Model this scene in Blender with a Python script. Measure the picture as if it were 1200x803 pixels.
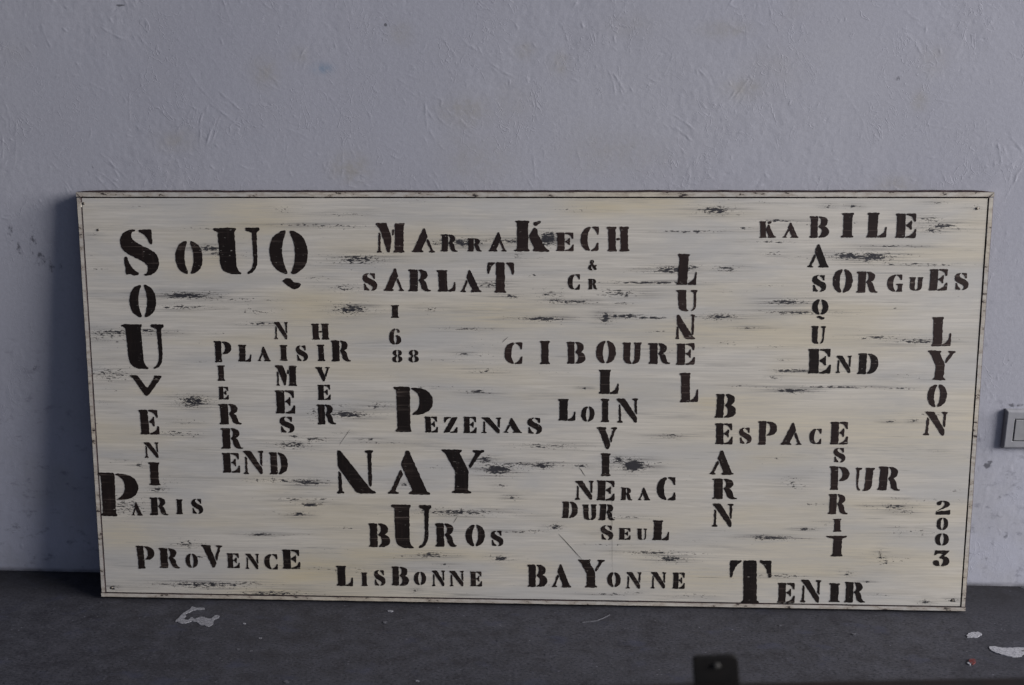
import bpy, math, random
import numpy as np
from mathutils import Matrix, Vector, noise as mnoise
from mathutils.geometry import tessellate_polygon

for o in list(bpy.data.objects):
    bpy.data.objects.remove(o)
SC = bpy.context.scene
COL = SC.collection

# ------------------------------------------------------------------ camera
PITCH, YAW, ROLL = -0.252315, 0.043604, 0.004789
CAM_POS = Vector((0.048633, -1.712161, 0.888051))
BOARD_W, BOARD_H, LEAN, BOARD_T = 1.5, 0.707606, 0.102285, 0.026
BOARD_Y = -0.03 - BOARD_H * math.sin(LEAN)
rot = Matrix.Rotation(YAW, 3, 'Z') @ Matrix.Rotation(PITCH, 3, 'X') @ Matrix.Rotation(ROLL, 3, 'Y')
cam_data = bpy.data.cameras.new('camera')
cam = bpy.data.objects.new('camera', cam_data)
COL.objects.link(cam)
axes = Matrix((rot.col[0], rot.col[2], -rot.col[1])).transposed()
cam.matrix_world = Matrix.Translation(CAM_POS) @ axes.to_4x4()
cam_data.sensor_width = 36.0
cam_data.lens = 36.05
cam_data.clip_start = 0.02
cam_data.clip_end = 100
cam_data.dof.use_dof = True
cam_data.dof.focus_distance = 1.72
cam_data.dof.aperture_fstop = 2.8
SC.camera = cam

# ------------------------------------------------------------------ light: cool shade, daylight coming in from an opening on the right
world = bpy.data.worlds.new('World')
SC.world = world
world.use_nodes = True
bg = world.node_tree.nodes['Background']
bg.inputs['Color'].default_value = (0.37, 0.47, 0.88, 1)
bg.inputs['Strength'].default_value = 0.10

def area_light(name, pos, target, w, h, watts, color):
    d = bpy.data.lights.new(name, 'AREA')
    d.shape = 'RECTANGLE'
    d.size, d.size_y, d.energy, d.color = w, h, watts, color
    o = bpy.data.objects.new(name, d)
    COL.objects.link(o)
    o.location = pos
    o.rotation_euler = (Vector(target) - Vector(pos)).to_track_quat('-Z', 'Y').to_euler()
    return o

area_light('daylight_opening', (8.3, -2.9, 3.0), (0.0, 0.0, 0.5), 5.0, 4.2, 1300, (1.0, 0.97, 0.965))     # daylight grazing in along the wall
area_light('front_daylight', (2.9, -4.6, 2.3), (0.0, 0.0, 0.5), 7.5, 3.4, 42, (0.74, 0.84, 1.0))           # weaker, bluer light from the front right, wide to soften the board's shadow

SC.view_settings.view_transform = 'Standard'
SC.view_settings.look = 'None'
SC.view_settings.exposure = 0.0
SC.view_settings.gamma = 1.0
SC.view_settings.use_curve_mapping = False

# ------------------------------------------------------------------ helpers
def tag(o, label=None, cat=None, group=None, kind=None):
    if label: o['label'] = label
    if cat: o['category'] = cat
    if group: o['group'] = group
    if kind: o['kind'] = kind
    return o

def empty(name, loc, rot_x=0.0, rot_z=0.0):
    o = bpy.data.objects.new(name, None)
    COL.objects.link(o)
    o.location = loc
    o.rotation_euler = (rot_x, 0, rot_z)
    o.empty_display_size = 0.05
    return o

def link(name, verts, faces, mats, parent=None, smooth=False, mat_index=None):
    me = bpy.data.meshes.new(name)
    me.from_pydata([tuple(v) for v in verts], [], faces)
    for m in (mats if isinstance(mats, (list, tuple)) else [mats]):
        me.materials.append(m)
    if smooth:
        me.polygons.foreach_set('use_smooth', [True] * len(me.polygons))
    if mat_index:
        me.polygons.foreach_set('material_index', mat_index)
    me.update()
    o = bpy.data.objects.new(name, me)
    COL.objects.link(o)
    if parent: o.parent = parent
    return o

def bevel(o, w, seg=2):
    b = o.modifiers.new('bevel', 'BEVEL')
    b.width, b.segments, b.limit_method, b.angle_limit = w, seg, 'ANGLE', math.radians(40)
    return o

def box_data(x0, x1, y0, y1, z0, z1):
    v = [(x0,y0,z0),(x1,y0,z0),(x1,y1,z0),(x0,y1,z0),(x0,y0,z1),(x1,y0,z1),(x1,y1,z1),(x0,y1,z1)]
    f = [(0,3,2,1),(4,5,6,7),(0,1,5,4),(1,2,6,5),(2,3,7,6),(3,0,4,7)]
    return v, f

def grid_mesh(name, us, vs, fn_co, attrs, mat, parent=None, smooth=True):
    """a dense sheet on (us, vs); fn_co(U, V) -> (N,3) coordinates; attrs: name -> float field"""
    nu, nv = len(us), len(vs)
    U, V = np.meshgrid(us, vs)
    co = fn_co(U, V).reshape(-1, 3).astype(np.float32)
    i = (np.arange(nv - 1)[:, None] * nu + np.arange(nu - 1)[None, :]).ravel()
    quads = np.stack([i, i + 1, i + nu + 1, i + nu], 1).astype(np.int32)
    me = bpy.data.meshes.new(name)
    me.vertices.add(len(co)); me.vertices.foreach_set('co', co.ravel())
    me.loops.add(quads.size); me.loops.foreach_set('vertex_index', quads.ravel())
    me.polygons.add(len(quads))
    me.polygons.foreach_set('loop_start', np.arange(0, quads.size, 4, dtype=np.int32))
    me.polygons.foreach_set('loop_total', np.full(len(quads), 4, dtype=np.int32))
    me.update(calc_edges=True)
    me.polygons.foreach_set('use_smooth', np.full(len(quads), smooth))
    for k, f in attrs.items():
        a = me.attributes.new(k, 'FLOAT', 'POINT')
        a.data.foreach_set('value', f.ravel().astype(np.float32))
    me.materials.append(mat)
    me.update()
    o = bpy.data.objects.new(name, me)
    COL.objects.link(o)
    if parent: o.parent = parent
    return o

class NT:
    """small node-tree builder"""
    def __init__(self, name):
        self.m = bpy.data.materials.new(name)
        self.m.use_nodes = True
        self.t = self.m.node_tree
        self.bsdf = self.t.nodes['Principled BSDF']
        self.co = self.t.nodes.new('ShaderNodeTexCoord').outputs['Object']
    def put(self, sock, v):
        if isinstance(v, (int, float)): sock.default_value = v
        elif isinstance(v, (tuple, list)):
            sock.default_value = tuple(v) + ((1,) if len(v) == 3 and len(sock.default_value) == 4 else ())
        else: self.t.links.new(v, sock)
    def map(self, scale, loc=(0, 0, 0), rot_=(0, 0, 0), co=None):
        n = self.t.nodes.new('ShaderNodeMapping')
        self.t.links.new(co or self.co, n.inputs['Vector'])
        n.inputs['Scale'].default_value = scale
        n.inputs['Location'].default_value = loc
        n.inputs['Rotation'].default_value = rot_
        return n.outputs['Vector']
    def noise(self, vec, scale=1.0, detail=4.0, rough=0.55, dist=0.0, color=False):
        n = self.t.nodes.new('ShaderNodeTexNoise')
        self.t.links.new(vec, n.inputs['Vector'])
        n.inputs['Scale'].default_value = scale
        n.inputs['Detail'].default_value = detail
        n.inputs['Roughness'].default_value = rough
        n.inputs['Distortion'].default_value = dist
        return n.outputs['Color' if color else 'Fac']
    def voronoi(self, vec, scale=1.0, feature='F1'):
        n = self.t.nodes.new('ShaderNodeTexVoronoi')
        n.feature = feature
        self.t.links.new(vec, n.inputs['Vector'])
        n.inputs['Scale'].default_value = scale
        return n.outputs['Distance']
    def math(self, op, a, b=0.0, clamp=False):
        n = self.t.nodes.new('ShaderNodeMath')
        n.operation = op
        n.use_clamp = clamp
        self.put(n.inputs[0], a); self.put(n.inputs[1], b)
        return n.outputs[0]
    def ramp(self, v, lo, hi, a=0.0, b=1.0, smooth=True):
        n = self.t.nodes.new('ShaderNodeMapRange')
        n.interpolation_type = 'SMOOTHSTEP' if smooth else 'LINEAR'
        self.put(n.inputs['Value'], v)
        n.inputs['From Min'].default_value = lo; n.inputs['From Max'].default_value = hi
        n.inputs['To Min'].default_value = a; n.inputs['To Max'].default_value = b
        return n.outputs['Result']
    def mix(self, f, a, b, mode='MIX'):
        n = self.t.nodes.new('ShaderNodeMix')
        n.data_type = 'RGBA'; n.blend_type = mode
        self.put(n.inputs['Factor'], f); self.put(n.inputs['A'], a) if False else None
        self.put(n.inputs[6], a); self.put(n.inputs[7], b)
        return n.outputs[2]
    def attr(self, name):
        n = self.t.nodes.new('ShaderNodeAttribute')
        n.attribute_name = name
        return n.outputs['Fac']
    def bump(self, h, strength=0.3, dist=0.001):
        n = self.t.nodes.new('ShaderNodeBump')
        n.inputs['Strength'].default_value = strength
        n.inputs['Distance'].default_value = dist
        self.put(n.inputs['Height'], h)
        self.t.links.new(n.outputs['Normal'], self.bsdf.inputs['Normal'])
    def done(self, color, rough=0.6, spec=0.3, metal=0.0):
        self.put(self.bsdf.inputs['Base Color'], color)
        self.put(self.bsdf.inputs['Roughness'], rough)
        self.bsdf.inputs['Specular IOR Level'].default_value = spec
        self.bsdf.inputs['Metallic'].default_value = metal
        return self.m

# ------------------------------------------------------------------ materials
def cream_paint(n, yellow=None):
    """brushed cream over grey primer: streaks run along x"""
    streak = n.noise(n.map((7, 7, 230)), 1.0, 6, 0.62, 0.9)
    broad = n.noise(n.map((3.0, 3.0, 15), (3.1, 0, 1.7)), 1.0, 5, 0.6, 0.6)
    base = n.mix(n.ramp(streak, 0.33, 0.68), (0.505, 0.472, 0.415), (0.625, 0.585, 0.515))
    base = n.mix(n.ramp(broad, 0.42, 0.64, 0, 0.75), base, (0.475, 0.465, 0.445))
    yb = n.noise(n.map((2.6, 2.6, 13), (9.3, 2, 4.4)), 1.0, 4, 0.5)
    yf = n.ramp(yb, 0.46, 0.70, 0, 0.46)
    if yellow is not None:
        ys = n.math('MULTIPLY', yellow, n.ramp(streak, 0.25, 0.7, 0.35, 1.0))
        yf = n.math('ADD', yf, n.math('MULTIPLY', ys, 0.95), clamp=True)
    base = n.mix(yf, base, (0.575, 0.495, 0.335))
    fine = n.noise(n.map((24, 24, 620), (1, 1, 1)), 1.0, 4, 0.62, 1.2)
    base = n.mix(n.math('MULTIPLY', n.ramp(fine, 0.3, 0.72, 0, 0.34), n.ramp(broad, 0.32, 0.62, 0.25, 1.0)), base, (0.40, 0.38, 0.345))
    return base, streak, fine

def panel_material():
    n = NT('worn_cream_paint')
    wear, wide, yel = n.attr('wear'), n.attr('wear_halo'), n.attr('yellow')
    base, streak, fine = cream_paint(n, yel)
    # smoky grey smears where the paint is thin
    smear = n.math('MULTIPLY', n.ramp(n.noise(n.map((6, 6, 330), (5, 0, 2)), 1.0, 6, 0.70), 0.46, 0.62), n.ramp(wide, 0.05, 0.9, 0.0, 0.80))
    base = n.mix(smear, base, (0.185, 0.175, 0.165))
    # long dry-brush drags where the dark undercoat shows between the bristles
    drag = n.math('MULTIPLY', n.ramp(n.noise(n.map((2.4, 2.4, 42), (6, 0, 3)), 1.0, 4, 0.55), 0.50, 0.72), n.ramp(n.noise(n.map((14, 14, 420), (2, 0, 5)), 1.0, 4, 0.65), 0.42, 0.66, 0.0, 0.62))
    base = n.mix(drag, base, (0.26, 0.25, 0.235))
    # chips: crisp dark marks
    nz = n.noise(n.map((105, 105, 370), (0.3, 0, 0.9)), 1.0, 7, 0.70)
    dens = n.math('ADD', n.math('MULTIPLY', wear, 0.52), n.math('MULTIPLY', wide, 0.24))
    m = n.math('ADD', dens, n.math('MULTIPLY', n.math('SUBTRACT', nz, 0.5), 2.3))
    chips = n.ramp(m, 0.44, 0.54)
    # finer crumbs that break the paint round every patch
    nz2 = n.noise(n.map((210, 210, 420), (4.3, 0, 2.9)), 1.0, 5, 0.7)
    m2 = n.math('ADD', n.math('MULTIPLY', wide, 0.42), n.math('MULTIPLY', n.math('SUBTRACT', nz2, 0.5), 2.1))
    chips = n.math('MAXIMUM', chips, n.math('MULTIPLY', n.ramp(m2, 0.47, 0.60), 0.85))
    # faint scratches all over, along the brush direction
    s2 = n.noise(n.map((7, 7, 330), (2.2, 0, 7.7)), 1.0, 4, 0.7)
    zone = n.noise(n.map((4, 4, 9), (7, 0, 3)), 1.0, 3, 0.5)
    s2m = n.math('MULTIPLY', n.ramp(s2, 0.60, 0.72), n.ramp(zone, 0.42, 0.64, 0, 0.8))
    base = n.mix(s2m, base, (0.15, 0.145, 0.135))
    dots = n.noise(n.map((120, 120, 260), (4, 0, 4)), 1.0, 3, 0.6)
    base = n.mix(n.math('MULTIPLY', n.ramp(dots, 0.715, 0.76), n.ramp(zone, 0.40, 0.62)), base, (0.06, 0.055, 0.055))
    dark = n.mix(n.noise(n.map((40, 40, 40)), 1.0, 2), (0.018, 0.018, 0.022), (0.055, 0.052, 0.056))
    base = n.mix(chips, base, dark)
    h = n.math('SUBTRACT', n.math('ADD', n.math('MULTIPLY', streak, 0.6), n.math('MULTIPLY', fine, 0.4)), n.math('MULTIPLY', chips, 0.7))
    n.bump(h, 0.35, 0.0006)
    return n.done(base, n.ramp(streak, 0.3, 0.7, 0.5, 0.66), 0.3)

def letter_material(name, a, b):
    n = NT(name)
    st = n.noise(n.map((6, 6, 420), (1, 0, 2)), 1.0, 4, 0.65)
    vert = n.noise(n.map((160, 160, 14), (4, 0, 1)), 1.0, 3, 0.6)
    big = n.noise(n.map((5, 5, 5), (2, 0, 6)), 1.0, 2)
    col = n.mix(n.ramp(big, 0.35, 0.65), a, b)
    col = n.mix(n.ramp(vert, 0.5, 0.8, 0, 0.35), col, (0.060, 0.040, 0.034))
    thin = n.math('MULTIPLY', n.ramp(st, 0.56, 0.74), n.ramp(big, 0.38, 0.60, 0.25, 0.9))
    col = n.mix(thin, col, (0.21, 0.165, 0.14))
    chip = n.ramp(n.noise(n.map((80, 80, 380), (8, 0, 8)), 1.0, 6, 0.68), 0.635, 0.69)
    col = n.mix(chip, col, (0.42, 0.39, 0.34))
    n.bump(st, 0.15, 0.0004)
    return n.done(col, 0.6, 0.15)

def strip_material():
    n = NT('cream_edge_strip')
    base, streak, fine = cream_paint(n)
    nz = n.noise(n.map((45, 90, 110), (0, 3, 1)), 1.0, 6, 0.65)
    chips = n.ramp(nz, 0.595, 0.64)
    base = n.mix(n.ramp(nz, 0.40, 0.64, 0.12, 0.75), base, (0.30, 0.25, 0.20))
    base = n.mix(chips, base, (0.045, 0.036, 0.034))
    n.bump(n.math('ADD', streak, n.math('MULTIPLY', chips, -0.8)), 0.4, 0.0008)
    return n.done(base, 0.6, 0.3)

def simple_material(name, a, b, scale, rough=0.6, spec=0.3, metal=0.0, bump=0.2, bd=0.001):
    n = NT(name)
    f = n.noise(n.map((scale, scale, scale)), 1.0, 6, 0.62)
    n.bump(f, bump, bd)
    return n.done(n.mix(n.ramp(f, 0.33, 0.67), a, b), rough, spec, metal)

def wall_material():
    n = NT('trowelled_plaster')
    lo = n.noise(n.map((1.3, 1.3, 1.3), (0.4, 0, 0.2)), 1.0, 5, 0.55)
    mid = n.noise(n.map((9, 9, 9), (2, 0, 7)), 1.0, 6, 0.6)
    fine = n.noise(n.map((170, 170, 170)), 1.0, 5, 0.65)
    grain = n.noise(n.map((560, 560, 560), (3, 0, 1)), 1.0, 3, 0.6)
    base = n.mix(n.ramp(lo, 0.36, 0.64), (0.388, 0.390, 0.438), (0.425, 0.425, 0.462))
    base = n.mix(n.ramp(mid, 0.40, 0.72, 0, 0.30), base, (0.37, 0.365, 0.40))
    ochre = n.noise(n.map((3.2, 3.2, 3.2), (11, 0, 5)), 1.0, 5, 0.6)
    base = n.mix(n.ramp(ochre, 0.56, 0.76, 0, 0.28), base, (0.375, 0.355, 0.325))
    base = n.mix(n.ramp(fine, 0.36, 0.66, 0.22, 0), base, (0.30, 0.295, 0.33))
    sep = n.t.nodes.new('ShaderNodeSeparateXYZ'); n.t.links.new(n.co, sep.inputs[0])
    # the bare plaster low down is scuffed and chalky
    low = n.math('MULTIPLY', n.ramp(sep.outputs['Z'], 0.50, 0.02), n.ramp(mid, 0.38, 0.60, 0.10, 1.0))
    base = n.mix(n.math('MULTIPLY', low, 0.60), base, (0.47, 0.48, 0.56))
    scuff = n.math('MULTIPLY', n.ramp(n.noise(n.map((30, 30, 55), (6, 0, 2)), 1.0, 6, 0.68), 0.545, 0.68), n.ramp(sep.outputs['Z'], 0.7, 0.05, 0.0, 0.75))
    base = n.mix(scuff, base, (0.20, 0.20, 0.235))
    sd, sy, sb = n.attr('dark_stain'), n.attr('ochre_stain'), n.attr('blue_smear')
    dn = n.noise(n.map((110, 110, 80), (4, 0, 4)), 1.0, 6, 0.65)
    dm = n.ramp(n.math('ADD', n.math('MULTIPLY', sd, 0.62), n.math('MULTIPLY', n.math('SUBTRACT', dn, 0.5), 1.3)), 0.36, 0.62, 0, 0.85)
    yn = n.ramp(n.noise(n.map((60, 60, 60), (1, 0, 9)), 1.0, 5, 0.65), 0.3, 0.68, 0.25, 1.0)
    base = n.mix(n.math('MULTIPLY', n.math('MULTIPLY', sy, yn), 0.62), base, (0.33, 0.305, 0.255))
    base = n.mix(n.math('MULTIPLY', sb, n.ramp(dn, 0.32, 0.58, 0, 0.7)), base, (0.20, 0.27, 0.36))
    base = n.mix(dm, base, (0.10, 0.10, 0.115))
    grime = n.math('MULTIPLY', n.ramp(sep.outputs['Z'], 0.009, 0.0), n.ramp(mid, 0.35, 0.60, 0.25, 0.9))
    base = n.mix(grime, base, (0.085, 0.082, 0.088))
    # hairline trowel creases
    cr = n.noise(n.map((26, 26, 17), (3, 0, 8), (0, 0.7, 0)), 1.0, 3, 0.55, 1.6)
    crease = n.ramp(n.math('ABSOLUTE', n.math('SUBTRACT', cr, 0.5)), 0.0, 0.016, 1.0, 0.0)
    crease = n.math('MULTIPLY', crease, n.ramp(mid, 0.44, 0.62))
    h = n.math('ADD', n.math('MULTIPLY', fine, 0.65), n.math('MULTIPLY', grain, 0.25))
    h = n.math('ADD', h, n.math('MULTIPLY', crease, 0.55))
    n.bump(h, 0.34, 0.0012)
    return n.done(base, 0.82, 0.2)

def floor_material():
    n = NT('painted_concrete')
    lo = n.noise(n.map((2.2, 2.2, 2.2)), 1.0, 5, 0.6)
    mid = n.noise(n.map((26, 34, 26), (5, 2, 0)), 1.0, 6, 0.65)
    fine = n.noise(n.map((190, 330, 190), (1, 7, 0)), 1.0, 5, 0.72)
    base = n.mix(n.ramp(lo, 0.34, 0.66), (0.043, 0.043, 0.051), (0.059, 0.059, 0.069))
    base = n.mix(n.ramp(mid, 0.44, 0.68, 0, 0.6), base, (0.075, 0.075, 0.091))
    base = n.mix(n.ramp(mid, 0.50, 0.30, 0, 0.65), base, (0.029, 0.027, 0.033))
    base = n.mix(n.ramp(fine, 0.5, 0.36, 0, 0.85), base, (0.020, 0.020, 0.026))
    base = n.mix(n.ramp(fine, 0.56, 0.72, 0, 0.6), base, (0.145, 0.145, 0.172))
    blue = n.noise(n.map((14, 22, 14), (3, 1, 0)), 1.0, 4, 0.6)
    base = n.mix(n.ramp(blue, 0.56, 0.72, 0, 0.4), base, (0.059, 0.064, 0.101))
    spk = n.voronoi(n.map((95, 125, 95), (2, 5, 0)), 1.0)
    gate = n.noise(n.map((22, 22, 22), (8, 8, 0)), 1.0, 3)
    base = n.mix(n.math('MULTIPLY', n.ramp(spk, 0.19, 0.10), n.ramp(gate, 0.57, 0.66, 0, 0.55)), base, (0.222, 0.222, 0.259))
    scr = n.noise(n.map((16, 130, 16), (1, 4, 0), (0, 0, 0.35)), 1.0, 5, 0.7)
    base = n.mix(n.ramp(scr, 0.66, 0.74, 0, 0.32), base, (0.179, 0.179, 0.209))
    sep = n.t.nodes.new('ShaderNodeSeparateXYZ'); n.t.links.new(n.co, sep.inputs[0])
    dirt_shade = n.math('MULTIPLY', n.ramp(sep.outputs['Y'], -0.15, -0.02), n.ramp(mid, 0.34, 0.6, 0.35, 0.85))  # dirt along the wall, spread wider to paint in shade under the board
    base = n.mix(dirt_shade, base, (0.022, 0.021, 0.023))
    h = n.math('ADD', n.math('MULTIPLY', mid, 0.5), n.math('MULTIPLY', fine, 0.5))
    n.bump(h, 0.45, 0.0014)
    return n.done(base, n.ramp(mid, 0.35, 0.65, 0.62, 0.82), 0.25)

def splash_material(name, a, b):
    n = NT(name)
    f = n.noise(n.map((180, 180, 180)), 1.0, 5, 0.65)
    worn = n.noise(n.map((420, 420, 420), (3, 3, 0)), 1.0, 4, 0.6)
    c = n.mix(n.ramp(f, 0.35, 0.65), a, b)
    c = n.mix(n.ramp(worn, 0.50, 0.64, 0, 0.75), c, (0.09, 0.09, 0.105))
    n.bump(f, 0.3, 0.0008)
    return n.done(c, 0.75, 0.2)

M_PANEL = panel_material()
M_STRIP = strip_material()
M_LETTER = letter_material('black_stencil_paint', (0.0105, 0.0078, 0.0072), (0.017, 0.0115, 0.010))
M_LETTER_BROWN = letter_material('brown_black_stencil_paint', (0.017, 0.0115, 0.011), (0.029, 0.018, 0.016))
M_EDGE_DARK = simple_material('dark_raw_edge', (0.022, 0.014, 0.015), (0.060, 0.038, 0.038), 45, 0.7)
M_BACKING = simple_material('dark_backing_board', (0.030, 0.022, 0.018), (0.055, 0.042, 0.034), 30, 0.8)
M_NAIL = simple_material('rusty_nail_head', (0.055, 0.045, 0.038), (0.22, 0.19, 0.155), 260, 0.55, 0.4, 0.5)
M_WALL = wall_material()
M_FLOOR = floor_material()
M_WHITE_SPLASH = splash_material('white_paint_splash', (0.35, 0.35, 0.38), (0.45, 0.45, 0.48))
M_GREY_SPLASH = splash_material('scraped_paint', (0.21, 0.21, 0.23), (0.32, 0.32, 0.345))
M_FAINT = splash_material('faint_floor_scratch', (0.085, 0.085, 0.095), (0.13, 0.13, 0.145))
M_RED_SPLASH = splash_material('red_paint', (0.11, 0.026, 0.024), (0.17, 0.04, 0.036))
M_SWITCH = simple_material('grey_switch_plastic', (0.285, 0.285, 0.30), (0.325, 0.325, 0.34), 60, 0.42, 0.45, 0.0, 0.08, 0.0004)
M_SWITCH_DIRTY = simple_material('grubby_switch_plastic', (0.27, 0.27, 0.275), (0.31, 0.31, 0.315), 70, 0.45, 0.45, 0.0, 0.08, 0.0004)
M_SWITCH_GAP = simple_material('switch_gap', (0.03, 0.03, 0.035), (0.05, 0.05, 0.055), 60, 0.7)
M_STEEL = simple_material('dark_painted_steel', (0.0045, 0.004, 0.004), (0.008, 0.0065, 0.006), 35, 0.55, 0.3, 0.0, 0.15)
M_RUSTY = simple_material('red_brown_painted_steel', (0.006, 0.0045, 0.004), (0.013, 0.006, 0.0055), 22, 0.6, 0.3, 0.0, 0.2)
M_BOLT = simple_material('worn_bolt_steel', (0.026, 0.025, 0.024), (0.052, 0.05, 0.047), 200, 0.6, 0.3, 0.2)

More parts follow.
